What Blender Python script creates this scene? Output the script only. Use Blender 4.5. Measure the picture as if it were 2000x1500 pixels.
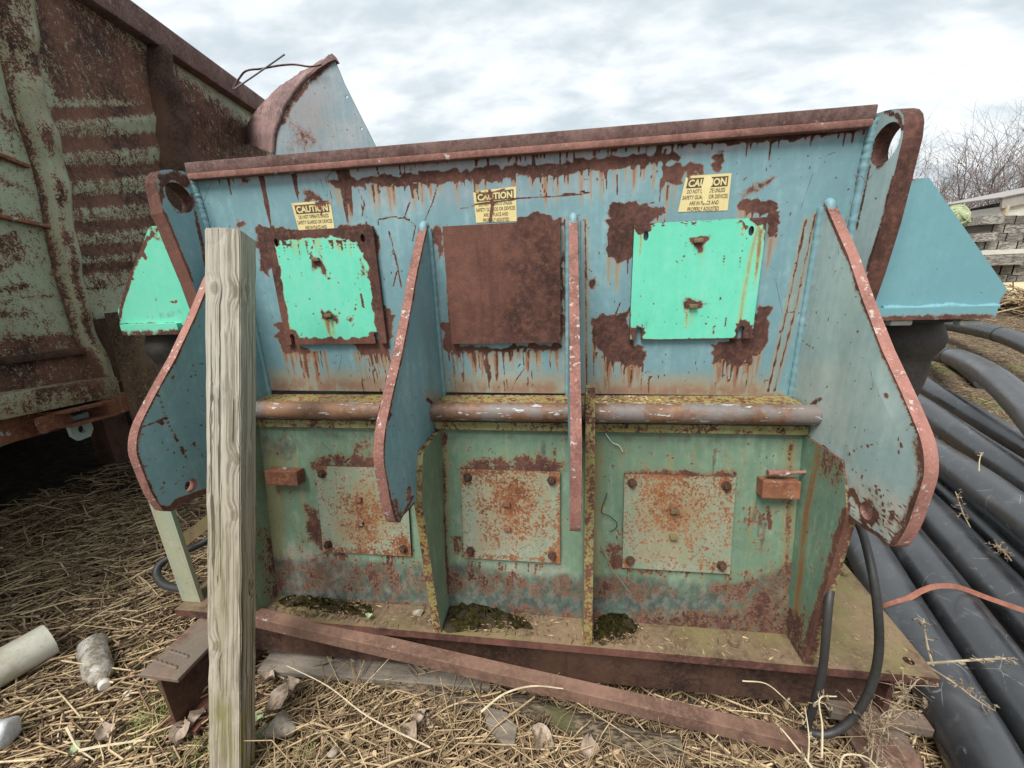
import bpy, bmesh, math, random
import numpy as np
from mathutils import Vector, Matrix
from mathutils.geometry import tessellate_polygon
R_ = math.radians
random.seed(7); rng = np.random.default_rng(11)
for o in list(bpy.data.objects): bpy.data.objects.remove(o)
scene = bpy.context.scene
COL = scene.collection

# ------------------------------------------------------------------ camera
FPX, CX, CY, EYE = 770.0, 1000.0, 750.0, 1.5        # focal length in photo pixels, optical centre, eye height
nrm = lambda v: v / np.linalg.norm(v)
Xc = nrm(np.array([5777., -2., -770.]))
Fc = np.array([103., 529 - 750., 770.]); Fc = nrm(Fc - Xc * Fc.dot(Xc))
Uc = -np.cross(Fc, Xc)
ROT = np.array([Xc, Fc, Uc])                          # photo camera axes -> world axes
CAM = np.array([0, 0, EYE])
cam = bpy.data.cameras.new('camera'); camo = bpy.data.objects.new('camera', cam); COL.objects.link(camo)
m = Matrix.Identity(4)
for r in range(3):
    m[r][0] = ROT[r][0]; m[r][1] = -ROT[r][1]; m[r][2] = -ROT[r][2]; m[r][3] = CAM[r]
camo.matrix_world = m
cam.sensor_width = 36.0; cam.lens = FPX / 2000 * 36.0; cam.clip_start = 0.02; cam.clip_end = 500
scene.camera = camo

# ------------------------------------------------------------------ sky, sun, exposure
SUN_EL, SUN_AZ = R_(58), R_(203)                      # high, behind the camera a little to the left
W = bpy.data.worlds.new('World'); scene.world = W; W.use_nodes = True
wt = W.node_tree; wt.nodes.clear()
def wn(t, **k):
    n = wt.nodes.new(t)
    for a, b in k.items(): setattr(n, a, b)
    return n
wo = wn('ShaderNodeOutputWorld'); bg = wn('ShaderNodeBackground')
sky = wn('ShaderNodeTexSky', sky_type='NISHITA', sun_disc=False, sun_elevation=SUN_EL, sun_rotation=SUN_AZ, air_density=1.0, dust_density=2.0)
tc = wn('ShaderNodeTexCoord'); sep = wn('ShaderNodeSeparateXYZ'); wt.links.new(tc.outputs['Generated'], sep.inputs[0])
def wm(op, a, b=None, clamp=False):
    n = wn('ShaderNodeMath', operation=op); n.use_clamp = clamp
    for i, x in enumerate((a, b)):
        if x is None: continue
        if hasattr(x, 'is_output'): wt.links.new(x, n.inputs[i])
        else: n.inputs[i].default_value = x
    return n.outputs[0]
zz = wm('ADD', wm('MAXIMUM', sep.outputs[2], 0.0), 0.28)
cmb = wn('ShaderNodeCombineXYZ')
wt.links.new(wm('DIVIDE', sep.outputs[0], zz), cmb.inputs[0]); wt.links.new(wm('DIVIDE', sep.outputs[1], zz), cmb.inputs[1])
mp = wn('ShaderNodeMapping'); mp.inputs['Rotation'].default_value = (0, 0, R_(-35)); mp.inputs['Scale'].default_value = (1.5, 2.6, 1); mp.inputs['Location'].default_value = (3.1, .4, 0)
wt.links.new(cmb.outputs[0], mp.inputs[0])
def wnoise(sc, det, ro, dist=0.0):
    n = wn('ShaderNodeTexNoise'); n.inputs['Scale'].default_value = sc; n.inputs['Detail'].default_value = det
    n.inputs['Roughness'].default_value = ro; n.inputs['Distortion'].default_value = dist
    wt.links.new(mp.outputs[0], n.inputs['Vector']); return n.outputs[0]
def wramp(x, lo, hi):
    n = wn('ShaderNodeMapRange', interpolation_type='SMOOTHSTEP'); n.inputs[1].default_value = lo; n.inputs[2].default_value = hi
    wt.links.new(x, n.inputs[0]); return n.outputs[0]
cl = wramp(wm('ADD', wm('MULTIPLY', wnoise(1.3, 7, .55, .3), .65), wm('MULTIPLY', wnoise(4.2, 6, .55, .2), .35)), .36, .63)
mixc = wn('ShaderNodeMix', data_type='RGBA'); wt.links.new(cl, mixc.inputs[0])
mixc.inputs[6].default_value = (3.45, 3.9, 4.2, 1); mixc.inputs[7].default_value = (5.5, 5.75, 5.85, 1)   # cloud undersides, bright gaps (times the 0.1 strength below)
mixs = wn('ShaderNodeMix', data_type='RGBA'); mixs.inputs[0].default_value = 0.97
wt.links.new(sky.outputs[0], mixs.inputs[6]); wt.links.new(mixc.outputs[2], mixs.inputs[7])
wt.links.new(mixs.outputs[2], bg.inputs[0]); bg.inputs[1].default_value = 0.1
wt.links.new(bg.outputs[0], wo.inputs[0])
sl = bpy.data.lights.new('sun', 'SUN'); sl.energy = 2.45; sl.angle = R_(30); sl.color = (1, .97, .92)
so = bpy.data.objects.new('sun', sl); COL.objects.link(so)
so.rotation_euler = Vector((-math.sin(SUN_AZ) * math.cos(SUN_EL), -math.cos(SUN_AZ) * math.cos(SUN_EL), -math.sin(SUN_EL))).to_track_quat('-Z', 'Y').to_euler()
scene.view_settings.view_transform = 'Standard'; scene.view_settings.look = 'None'
scene.view_settings.exposure = 0.98; scene.view_settings.gamma = 1.0
scene.render.engine = 'CYCLES'

# ------------------------------------------------------------------ surveying helpers: a pixel of the photograph meets a known plane
def ray(px, py): return ROT @ np.array([px - CX, py - CY, FPX])
def onX(px, py, x): r = ray(px, py); return CAM + r * (x / r[0])
def onY(px, py, y): r = ray(px, py); return CAM + r * (y / r[1])
def onZ(px, py, z): r = ray(px, py); return CAM + r * ((z - EYE) / r[2])
def onP(px, py, p0, n): r = ray(px, py); return CAM + r * (np.dot(n, np.array(p0) - CAM) / np.dot(n, r))
def atD(px, py, d): return CAM + ray(px, py) * (d / FPX)
def project(P):
    c = (np.asarray(P) - CAM) @ ROT
    z = np.maximum(c[:, 2], .02)
    return c[:, 0] / z * FPX + CX, c[:, 1] / z * FPX + CY

# ------------------------------------------------------------------ objects
WL = {}
def tag(o, label=None, cat=None, group=None, kind=None):
    if label: o['label'] = label
    if cat: o['category'] = cat
    if group: o['group'] = group
    if kind: o['kind'] = kind
    return o
def thing(name, loc, label, cat, group=None):
    o = bpy.data.objects.new(name, None); COL.objects.link(o); o.location = loc; o.empty_display_size = .1
    WL[o.name] = np.array(loc, float)
    return tag(o, label, cat, group)
class MB:
    def __init__(s): s.v = []; s.f = []; s.m = []; s.n = 0; s.t = []
    def add(s, V, F, mi=0, tint=None):
        V = np.asarray(V, float).reshape(-1, 3); b = s.n
        s.v.append(V); s.n += len(V)
        s.f += [tuple(i + b for i in f) for f in F]; s.m += [mi] * len(F)
        if tint is not None: s.t.append(np.full(len(V), tint))
        return s
    def box(s, c, h, ax=None, mi=0):               # centre, half sizes, optional 3 axes
        c = np.array(c, float); ax = np.eye(3) if ax is None else np.array(ax, float)
        V = [c + ax[0] * h[0] * i + ax[1] * h[1] * j + ax[2] * h[2] * k for i in (-1, 1) for j in (-1, 1) for k in (-1, 1)]
        return s.add(V, [(0, 1, 3, 2), (4, 6, 7, 5), (0, 4, 5, 1), (2, 3, 7, 6), (0, 2, 6, 4), (1, 5, 7, 3)], mi)
    def bb(s, lo, hi, mi=0): lo = np.array(lo, float); hi = np.array(hi, float); return s.box((lo + hi) / 2, (hi - lo) / 2, None, mi)
    def beam(s, a, b, w, h, up=(0, 0, 1), mi=0, cuts=1):       # bar from a to b, w across, h along up
        a = np.array(a, float); b = np.array(b, float); d = nrm(b - a); x = nrm(np.cross(d, up)); u = np.cross(x, d)
        V = []; F = []
        for k in range(cuts + 1):
            p = a + (b - a) * k / cuts
            V += [p - x * w / 2 - u * h / 2, p + x * w / 2 - u * h / 2, p + x * w / 2 + u * h / 2, p - x * w / 2 + u * h / 2]
        for k in range(cuts):
            for j in range(4): F.append((4 * k + j, 4 * k + (j + 1) % 4, 4 * k + 4 + (j + 1) % 4, 4 * k + 4 + j))
        e = 4 * cuts; F += [(3, 2, 1, 0), (e, e + 1, e + 2, e + 3)]
        return s.add(V, F, mi)
    def tube(s, pts, r, n=12, caps=True, mi=0, tint=None, open_ends=None):
        P = np.array(pts, float); k = len(P); rr = np.full(k, r) if np.isscalar(r) else np.array(r, float)
        T = np.gradient(P, axis=0) if k > 2 else np.array([P[1] - P[0]] * 2)
        T = T / np.maximum(np.linalg.norm(T, axis=1, keepdims=True), 1e-9)
        up = np.array([0, 0, 1.]) if abs(T[0][2]) < .9 else np.array([1., 0, 0])
        x = nrm(np.cross(T[0], up)); V = []; F = []
        for i in range(k):
            x = nrm(x - T[i] * x.dot(T[i])); y = np.cross(T[i], x)
            for j in range(n):
                a = 2 * math.pi * j / n; V.append(P[i] + (x * math.cos(a) + y * math.sin(a)) * rr[i])
        for i in range(k - 1):
            for j in range(n): F.append((i * n + j, i * n + (j + 1) % n, (i + 1) * n + (j + 1) % n, (i + 1) * n + j))
        if caps: F += [tuple(range(n - 1, -1, -1)), tuple(range((k - 1) * n, k * n))]
        return s.add(V, F, mi, tint)
    def grid(s, fn, nu, nv, mi=0, flip=False):
        u, v = np.meshgrid(np.linspace(0, 1, nu + 1), np.linspace(0, 1, nv + 1), indexing='ij')
        V = fn(u.ravel()[:, None], v.ravel()[:, None]); F = []
        for i in range(nu):
            for j in range(nv):
                q = (i * (nv + 1) + j, (i + 1) * (nv + 1) + j, (i + 1) * (nv + 1) + j + 1, i * (nv + 1) + j + 1)
                F.append(q[::-1] if flip else q)
        return s.add(V, F, mi)
    def plate(s, outer, holes, org, eu, ev, thick, edge=.02, mi=0, mie=None, both=True):
        """flat plate: 2D outline (with holes) in the plane org + u*eu + v*ev, thickness along eu x ev (downwards); faces cut to `edge`"""
        mie = mi if mie is None else mie
        loops = [[Vector((p[0], p[1], 0)) for p in outer]] + [[Vector((p[0], p[1], 0)) for p in h] for h in holes]
        tri = tessellate_polygon(loops); flat = [p for l in loops for p in l]
        bm = bmesh.new(); bv = [bm.verts.new(p) for p in flat]
        for t in tri:
            try: bm.faces.new([bv[i] for i in t])
            except ValueError: pass
        for _ in range(9):
            L = [e for e in bm.edges if e.calc_length() > edge]
            if not L: break
            bmesh.ops.subdivide_edges(bm, edges=L, cuts=1, use_grid_fill=False)
            bmesh.ops.triangulate(bm, faces=bm.faces[:])
        bmesh.ops.recalc_face_normals(bm, faces=bm.faces)
        bm.verts.ensure_lookup_table(); bm.verts.index_update()
        P = np.array([v.co[:] for v in bm.verts]); eu = np.array(eu, float); ev = np.array(ev, float); n = np.cross(eu, ev)
        A = np.array(org) + P[:, :1] * eu + P[:, 1:2] * ev; B = A - n * thick
        F = []
        for f in bm.faces:
            t = [v.index for v in f.verts]
            if f.normal.z < 0: t = t[::-1]
            F.append(tuple(t))
        K = len(P); s_n = len(F)
        be = []
        for e in bm.edges:
            if len(e.link_faces) == 1:
                f = e.link_faces[0]; t = [v.index for v in f.verts]
                if f.normal.z < 0: t = t[::-1]
                a, b = e.verts[0].index, e.verts[1].index
                if t[(t.index(a) + 1) % 3] != b: a, b = b, a
                be.append((a, b))
        bm.free()
        s.add(np.vstack([A, B]), F + [tuple(i + K for i in t[::-1]) for t in F], mi)
        base = s.n
        E = []; EF = []
        for a, b in be:
            q = len(E); E += [A[a], A[b], B[b], B[a]]; EF.append((q + 1, q, q + 3, q + 2))
        s.add(E, EF, mie)
        return s
    def build(s, name, mats, parent=None, wear=None, smooth=None, bevel=0, merge=0, origin=None):
        V = np.vstack(s.v); mats = mats if isinstance(mats, (list, tuple)) else [mats]
        if parent is not None: off = WL[parent.name]
        elif origin is not None: off = np.array(origin, float)
        else: off = np.array([(V[:, 0].min() + V[:, 0].max()) / 2, (V[:, 1].min() + V[:, 1].max()) / 2, V[:, 2].min()])
        me = bpy.data.meshes.new(name); me.from_pydata((V - off).tolist(), [], s.f)
        for mt in mats: me.materials.append(mt)
        if len(mats) > 1: me.polygons.foreach_set('material_index', s.m)
        o = bpy.data.objects.new(name, me); COL.objects.link(o)
        if parent is not None: o.parent = parent
        else: o.location = off
        WL[o.name] = off
        if s.t and sum(len(t) for t in s.t) == len(V):
            a = me.attributes.new('tint', 'FLOAT', 'POINT'); a.data.foreach_set('value', np.concatenate(s.t).astype(np.float32))
        if merge or bevel:
            bm = bmesh.new(); bm.from_mesh(me)
            bmesh.ops.remove_doubles(bm, verts=bm.verts, dist=max(merge, 1e-5))
            if bevel:
                ed = [e for e in bm.edges if len(e.link_faces) == 2 and e.calc_face_angle(0) > .5]
                bmesh.ops.bevel(bm, geom=ed, offset=bevel, segments=2, profile=.5, affect='EDGES', clamp_overlap=True)
            bm.to_mesh(me); bm.free()
        if smooth is not None:
            me.polygons.foreach_set('use_smooth', [True] * len(me.polygons))
            me.update()
            try: me.set_sharp_from_angle(angle=R_(smooth))
            except Exception: pass
        if wear is not None:
            co = np.empty(len(me.vertices) * 3); me.vertices.foreach_get('co', co)
            Wv = wear(co.reshape(-1, 3) + off)
            a = me.attributes.new('wear', 'FLOAT_COLOR', 'POINT')
            a.data.foreach_set('color', np.hstack([np.clip(Wv[:, :3], 0, 1), np.ones((len(Wv), 1))]).astype(np.float32).ravel())
            a = me.attributes.new('fade', 'FLOAT', 'POINT'); a.data.foreach_set('value', np.clip(Wv[:, 3], 0, 1).astype(np.float32))
        me.update(); return o

def lathe(mb, c, prof, axis=(0, 0, 1), n=24, mi=0):
    a = nrm(np.array(axis, float)); x = nrm(np.cross(a, (0, 1, 0) if abs(a[1]) < .9 else (1, 0, 0))); y = np.cross(a, x)
    V = []; F = []
    for r, h in prof:
        for j in range(n):
            t = 2 * math.pi * j / n; V.append(np.array(c) + a * h + (x * math.cos(t) + y * math.sin(t)) * r)
    for i in range(len(prof) - 1):
        for j in range(n): F.append((i * n + j, i * n + (j + 1) % n, (i + 1) * n + (j + 1) % n, (i + 1) * n + j))
    F += [tuple(range(n - 1, -1, -1)), tuple(range((len(prof) - 1) * n, len(prof) * n))]
    return mb.add(V, F, mi)
def bolt(mb, c, axis, r=.014, h=.012, washer=True, mi=0, nut=True):
    if washer: lathe(mb, c, [(r * 1.45, 0), (r * 1.45, h * .3), (r * 1.1, h * .34)], axis, 14, mi)
    if nut: lathe(mb, np.array(c), [(r, h * .3), (r, h * 1.1), (r * .8, h * 1.25)], axis, 6, mi)
    return mb
def arc(cx, cy, r, a0, a1, n): return [(cx + r * math.cos(R_(a0 + (a1 - a0) * i / n)), cy + r * math.sin(R_(a0 + (a1 - a0) * i / n))) for i in range(n + 1)]
def circle(cx, cy, r, n=20): return [(cx + r * math.cos(2 * math.pi * i / n), cy + r * math.sin(2 * math.pi * i / n)) for i in range(n)]
def spline(P, n=8):                                    # Catmull-Rom through points
    P = np.array(P, float); Q = np.vstack([2 * P[0] - P[1], P, 2 * P[-1] - P[-2]]); out = []
    for i in range(1, len(Q) - 2):
        for t in np.linspace(0, 1, n, endpoint=False):
            a, b, c, d = Q[i - 1], Q[i], Q[i + 1], Q[i + 2]
            out.append(.5 * (2 * b + (c - a) * t + (2 * a - 5 * b + 4 * c - d) * t * t + (3 * b - a - 3 * c + d) * t ** 3))
    out.append(P[-1]); return np.array(out)

# ------------------------------------------------------------------ wear: where rust, run-off stains and dirt sit on a surface
def sdf(poly, u, v):                                   # signed distance to polygon, positive inside (pixels of the survey)
    P = np.array(poly, float); d = np.full(u.shape, 1e9); ins = np.zeros(u.shape, bool)
    for i in range(len(P)):
        a = P[i]; b = P[(i + 1) % len(P)]; e = b - a
        wx = u - a[0]; wy = v - a[1]; t = np.clip((wx * e[0] + wy * e[1]) / max(e.dot(e), 1e-9), 0, 1)
        d = np.minimum(d, np.hypot(wx - e[0] * t, wy - e[1] * t))
        c = (a[1] > v) != (b[1] > v); ins ^= c & (u < (b[0] - a[0]) * (v - a[1]) / (b[1] - a[1] + 1e-12) + a[0])
    return np.where(ins, d, -d)
sstep = lambda x: np.clip(x, 0, 1) ** 2 * (3 - 2 * np.clip(x, 0, 1))
class Wear:
    def __init__(s, base=(0, 0, 0)): s.ops = []; s.base = (*base, 0)
    def poly(s, pts, ch=0, val=1., soft=8, run=0):
        r = random.Random(int(pts[0][0] * 3 + pts[0][1])); J = []; A_ = sum(pts[i - 1][0] * pts[i][1] - pts[i][0] * pts[i - 1][1] for i in range(len(pts)))
        for i in range(len(pts)):                       # ragged outline
            a, b = pts[i], pts[(i + 1) % len(pts)]; L = math.hypot(b[0] - a[0], b[1] - a[1]); k = int(L // 9) + 1 if soft <= 10 else 1
            for j in range(k):
                t = j / k; g = 3.2 if soft <= 10 and val > .5 else 0
                J.append((a[0] + (b[0] - a[0]) * t + r.gauss(0, g), a[1] + (b[1] - a[1]) * t + r.gauss(0, g)))
            if run and (b[0] - a[0]) * (-1 if A_ > 0 else 1) > 0.5 * abs(b[1] - a[1]):       # lower edges bleed downwards
                for _ in range(int(L / 7.5)):
                    t = r.random(); x, y = a[0] + (b[0] - a[0]) * t, a[1] + (b[1] - a[1]) * t - 3
                    s.drip(x, y, run * 1.9 * r.uniform(.1, 1) ** 2.4 + 4, r.uniform(1.1, 3.6), 0, val * r.uniform(.75, .95))
                    if r.random() < .5: s.drip(x, y, run * r.uniform(.8, 3.2), r.uniform(3, 9), 1, r.uniform(.5, 1))
        s.ops.append(('p', J, ch, val, soft)); return s
    def notpoly(s, pts, ch=0, val=1., soft=8):
        r = random.Random(5); J = []
        for i in range(len(pts)):
            a, b = pts[i], pts[(i + 1) % len(pts)]
            for j in range(5): J.append((a[0] + (b[0] - a[0]) * j / 5 + r.gauss(0, 1.8), a[1] + (b[1] - a[1]) * j / 5 + r.gauss(0, 1.8)))
        pts = J; s.ops.append(('q', pts, ch, val, soft)); return s
    def line(s, pts, w, ch=0, val=1.): s.ops.append(('l', pts, ch, val, w)); return s
    def drip(s, x, y, L, w, ch=0, val=1.): s.ops.append(('d', (x, y, L), ch, val, w)); return s
    def drips(s, a, b, n, L, w, ch=0, val=1., seed=0):
        r = random.Random(seed + int(a[0] * 7 + a[1]))
        for _ in range(n):
            t = r.random(); s.drip(a[0] + (b[0] - a[0]) * t, a[1] + (b[1] - a[1]) * t - 4, L * r.uniform(.25, 1) ** 1.3 + 6, w * r.uniform(.5, 1.2), ch, val * r.uniform(.75, 1))
        return s
    def __call__(s, P):
        u, v = project(P); out = np.tile(np.array(s.base, float), (len(P), 1))
        for k, g, ch, val, w in s.ops:
            if k in 'pq':
                d = sdf(g, u, v)
                if k == 'q': d = -d
                mk = sstep(.5 + d / (2 * w))
            elif k == 'l':
                d = np.full(u.shape, 1e9); g = np.array(g, float)
                for a, b in zip(g[:-1], g[1:]):
                    e = b - a; t = np.clip(((u - a[0]) * e[0] + (v - a[1]) * e[1]) / max(e.dot(e), 1e-9), 0, 1)
                    d = np.minimum(d, np.hypot(u - a[0] - e[0] * t, v - a[1] - e[1] * t))
                mk = sstep(1.25 - d / w)
            else:
                x, y, L = g; t = (v - y) / L; xc = x + (1103 - x) * (v - y) / (3481 - y)
                ww = w * np.clip(1.15 - t, .25, 1)
                mk = sstep(1.3 - np.abs(u - xc) / ww) * ((t > 0) & (t < 1)) * np.clip((1 - t) * 3, 0, 1)
            out[:, ch] = np.maximum(out[:, ch], mk * val)
        return out

# ------------------------------------------------------------------ materials
class NT:
    def __init__(s, name):
        s.mat = bpy.data.materials.new(name); s.mat.use_nodes = True; s.t = s.mat.node_tree; s.t.nodes.clear()
        s.out = s.n('ShaderNodeOutputMaterial'); s.b = s.n('ShaderNodeBsdfPrincipled'); s.t.links.new(s.b.outputs[0], s.out.inputs[0])
        s.pos = s.n('ShaderNodeNewGeometry').outputs['Position']
    def n(s, t, **k):
        x = s.t.nodes.new(t)
        for a, b in k.items(): setattr(x, a, b)
        return x
    def put(s, sock, val):
        if hasattr(val, 'is_output'): s.t.links.new(val, sock)
        elif isinstance(val, tuple) and len(val) == 3 and sock.type == 'RGBA': sock.default_value = (*val, 1)
        else: sock.default_value = val
    def m(s, op, a, b=0.0, clamp=False):
        x = s.n('ShaderNodeMath', operation=op); x.use_clamp = clamp; s.put(x.inputs[0], a); s.put(x.inputs[1], b); return x.outputs[0]
    def mix(s, f, a, b, blend='MIX'):
        x = s.n('ShaderNodeMix', data_type='RGBA', blend_type=blend); s.put(x.inputs[0], f); s.put(x.inputs[6], a); s.put(x.inputs[7], b); return x.outputs[2]
    def map(s, v, lo, hi, a=0., b=1., smooth=True):
        x = s.n('ShaderNodeMapRange'); x.interpolation_type = 'SMOOTHSTEP' if smooth else 'LINEAR'
        s.put(x.inputs[0], v); s.put(x.inputs[1], lo); s.put(x.inputs[2], hi); s.put(x.inputs[3], a); s.put(x.inputs[4], b); return x.outputs[0]
    def vec(s, scale=(1, 1, 1), src=None, loc=(0, 0, 0), rot=(0, 0, 0)):
        x = s.n('ShaderNodeMapping'); s.put(x.inputs[0], src or s.pos); x.inputs['Scale'].default_value = scale; x.inputs['Location'].default_value = loc; x.inputs['Rotation'].default_value = rot; return x.outputs[0]
    def noise(s, sc, det=4, ro=.55, v=None, dist=0.):
        x = s.n('ShaderNodeTexNoise'); s.put(x.inputs['Vector'], v or s.pos); x.inputs['Scale'].default_value = sc; x.inputs['Detail'].default_value = det
        x.inputs['Roughness'].default_value = ro; x.inputs['Distortion'].default_value = dist; return x.outputs[0]
    def voro(s, sc, v=None, feature='F1'):
        x = s.n('ShaderNodeTexVoronoi', feature=feature); s.put(x.inputs['Vector'], v or s.pos); x.inputs['Scale'].default_value = sc; return x.outputs['Distance']
    def attr(s, nm):
        x = s.n('ShaderNodeAttribute'); x.attribute_name = nm; return x
    def bump(s, h, strength=.3, dist=.005):
        x = s.n('ShaderNodeBump'); s.put(x.inputs['Height'], h); x.inputs['Strength'].default_value = strength; x.inputs['Distance'].default_value = dist
        s.t.links.new(x.outputs[0], s.b.inputs['Normal'])
    def fin(s, col, rough, metal=0., spec=None):
        s.put(s.b.inputs['Base Color'], col); s.put(s.b.inputs['Roughness'], rough); s.put(s.b.inputs['Metallic'], metal)
        if spec is not None: s.b.inputs['Specular IOR Level'].default_value = spec
        return s.mat
RD, RM, RO, RP = (.042, .020, .015), (.112, .050, .040), (.26, .10, .038), (.29, .135, .105)     # dark, brown, orange and pinkish rust
def rustcol(t, sc=1., dark=RD, mid=RM, hi=RO, hiamt=.35):
    a = t.noise(9 * sc, 6, .65); b = t.noise(60 * sc, 5, .7); c = t.noise(150 * sc, 3, .6)
    col = t.mix(t.map(t.m('ADD', t.m('MULTIPLY', a, .5), t.m('MULTIPLY', b, .5)), .38, .6), dark, mid)
    col = t.mix(t.m('MULTIPLY', t.map(b, .5, .72), hiamt), col, hi)
    col = t.mix(t.m('MULTIPLY', t.map(c, .55, .7), .35), col, dark)
    bigv = t.noise(2.6, 5, .62, t.vec((1, 1, .55), loc=(7, 1, 3))); stv = t.noise(26, 5, .65, t.vec((1, 1, .12), loc=(1, 8, 2)))
    col = t.mix(t.m('MULTIPLY', t.map(bigv, .46, .62), .5), col, tuple(min(1, m_ * 1.35 + .2 * h_) for m_, h_ in zip(mid, hi)))
    return t.mix(t.m('MULTIPLY', t.map(stv, .55, .68), .4), col, tuple(.6 * d_ + .25 * m_ for d_, m_ in zip(dark, mid)))
def painted(name, base, base2, bias=0., amp=.62, sc=16, chips=.0, stain=(.40, .22, .055), dirt=(.05, .055, .05), rough=.5, rust=None, chalk=.25, chalkcol=(.5, .6, .6), speck=.35, bump=.35, stainrust=(.27, .085, .02), fine=.6, stk=.2, fadecol=(.40, .33, .36)):
    t = NT(name); w = t.attr('wear'); sp = t.n('ShaderNodeSeparateColor'); t.t.links.new(w.outputs['Color'], sp.inputs[0])
    streak = t.noise(55, 4, .6, t.vec((1, 1, .07))); big = t.noise(2.3, 4, .6); n1 = t.noise(sc, 8, .7, t.vec((1, 1, .62))); n2 = t.noise(110, 4, .7); n3 = t.noise(38, 5, .62, t.vec((1, 1, .8)))
    col = t.mix(t.map(t.m('ADD', t.m('MULTIPLY', big, .55), t.m('ADD', t.m('MULTIPLY', n3, .45 - stk), t.m('MULTIPLY', streak, stk))), .4, .61), base, base2)
    col = t.mix(t.m('MULTIPLY', t.map(t.m('ADD', t.m('MULTIPLY', streak, .3), t.m('ADD', t.m('MULTIPLY', big, .35), t.m('MULTIPLY', n3, .35))), .5, .66), chalk), col, chalkcol)
    col = t.mix(t.m('MULTIPLY', t.map(n2, .5, .75), .12), col, (base[0] * .45, base[1] * .45, base[2] * .45))
    fd = t.attr('fade'); col = t.mix(t.m('MULTIPLY', fd.outputs['Fac'], t.map(t.m('ADD', t.m('MULTIPLY', n3, .6), t.m('MULTIPLY', streak, .4)), .34, .6, .3, .95)), col, fadecol)
    st = t.m('MULTIPLY', sp.outputs[1], t.map(t.m('ADD', t.m('MULTIPLY', streak, .6), t.m('MULTIPLY', n3, .4)), .26, .52), True)
    col = t.mix(t.m('MULTIPLY', st, .85), col, t.mix(t.map(t.m('ADD', st, t.m('MULTIPLY', n3, .5)), .7, 1.2), stain, stainrust))
    dm = t.map(t.m('ADD', sp.outputs[2], t.m('MULTIPLY', t.m('SUBTRACT', n1, .5), 1.1)), .3, .72)
    col = t.mix(t.m('MULTIPLY', dm, .88), col, t.mix(t.map(n3, .4, .65), dirt, tuple(min(1, c * 2.2 + .015) for c in dirt)))
    rv = t.m('ADD', t.m('ADD', sp.outputs[0], bias), t.m('ADD', t.m('MULTIPLY', t.m('SUBTRACT', n1, .5), amp * 1.5), t.m('ADD', t.m('MULTIPLY', t.m('SUBTRACT', n3, .5), amp * .9), t.m('MULTIPLY', t.m('SUBTRACT', n2, .5), fine))))
    rm = t.map(rv, .445, .56)
    halo = t.map(rv, .24, .5)
    col = t.mix(t.m('MULTIPLY', halo, .62), col, t.mix(halo, (stain[0] * .75, stain[1] * .7, stain[2]), (.24, .095, .035)))
    scr = t.n('ShaderNodeTexVoronoi', feature='DISTANCE_TO_EDGE'); t.put(scr.inputs['Vector'], t.vec((2.2, 2.2, 1.2), rot=(.3, .5, .2))); scr.inputs['Scale'].default_value = 2.1
    sm = t.m('MULTIPLY', t.map(scr.outputs['Distance'], .0015, .005, 1, 0), t.map(t.noise(5, 5, .7, t.vec(loc=(3, 9, 4))), .58, .64)); col = t.mix(t.m('MULTIPLY', sm, .75), col, RM)
    pit = t.m('MULTIPLY', t.map(t.noise(75, 3, .55, t.vec((1, 1, .75), loc=(5, 3, 1))), .71 - .1 * chips, .74 - .1 * chips), speck if chips <= 0 else 1.)
    rm2 = t.m('MAXIMUM', rm, pit)
    col = t.mix(rm2, col, rustcol(t) if rust is None else rust(t))
    hgt = t.m('ADD', t.m('MULTIPLY', rm2, t.m('SUBTRACT', t.m('MULTIPLY', n2, .9), .75)), t.m('MULTIPLY', t.m('ADD', n3, big), .12))
    t.bump(hgt, bump, .006)
    return t.fin(col, t.map(rm2, 0, 1, rough, .88), 0., .35)
def rusty(name, dark=RD, mid=RM, hi=RO, hiamt=.3, pale=0., palecol=(.55, .5, .48), rough=.85, sc=1., bump=.5, wet=None):
    t = NT(name); col = rustcol(t, sc, dark, mid, hi, hiamt)
    n = t.noise(42 * sc, 6, .7); n2 = t.noise(120 * sc, 4, .7)
    if pale: col = t.mix(t.m('MULTIPLY', t.map(t.m('ADD', t.m('MULTIPLY', n, .6), t.m('MULTIPLY', t.noise(17 * sc, 3, .5), .4)), .62 - pale * .2, .66 - pale * .2), .9), col, palecol)
    if wet: col = t.mix(t.m('MULTIPLY', t.map(t.noise(5, 4, .6), .42, .62), .75), col, wet)
    t.bump(t.m('ADD', t.m('MULTIPLY', n, .5), t.m('MULTIPLY', n2, .6)), bump, .004)
    return t.fin(col, rough, 0, .3)

M = {}
BL, BL2 = (.150, .270, .30), (.185, .325, .355)
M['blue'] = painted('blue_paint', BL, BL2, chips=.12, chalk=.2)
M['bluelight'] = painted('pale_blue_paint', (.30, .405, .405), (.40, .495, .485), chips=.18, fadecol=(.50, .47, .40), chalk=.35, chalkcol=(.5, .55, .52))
M['bluegreen'] = painted('teal_paint', (.14, .30, .335), (.155, .325, .36), chips=-.15, chalk=.05, speck=.6)
M['mint'] = painted('mint_paint', (.13, .575, .395), (.165, .62, .445), chips=.1, chalk=.38, chalkcol=(.27, .56, .45), stain=(.42, .36, .10), rough=.4, sc=22)
M['sage'] = painted('sage_paint', (.105, .188, .132), (.165, .272, .198), bias=.06, amp=.95, sc=13, fine=1.1, fadecol=(.36, .33, .31), chips=.25, chalk=.3, chalkcol=(.38, .48, .38), stain=(.26, .17, .05), dirt=(.045, .05, .05))
M['sagelight'] = painted('worn_sage_paint', (.26, .34, .27), (.36, .43, .36), bias=.02, amp=.9, sc=24, chips=.3, chalk=.3, chalkcol=(.46, .54, .52), stain=(.40, .24, .07))
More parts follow.
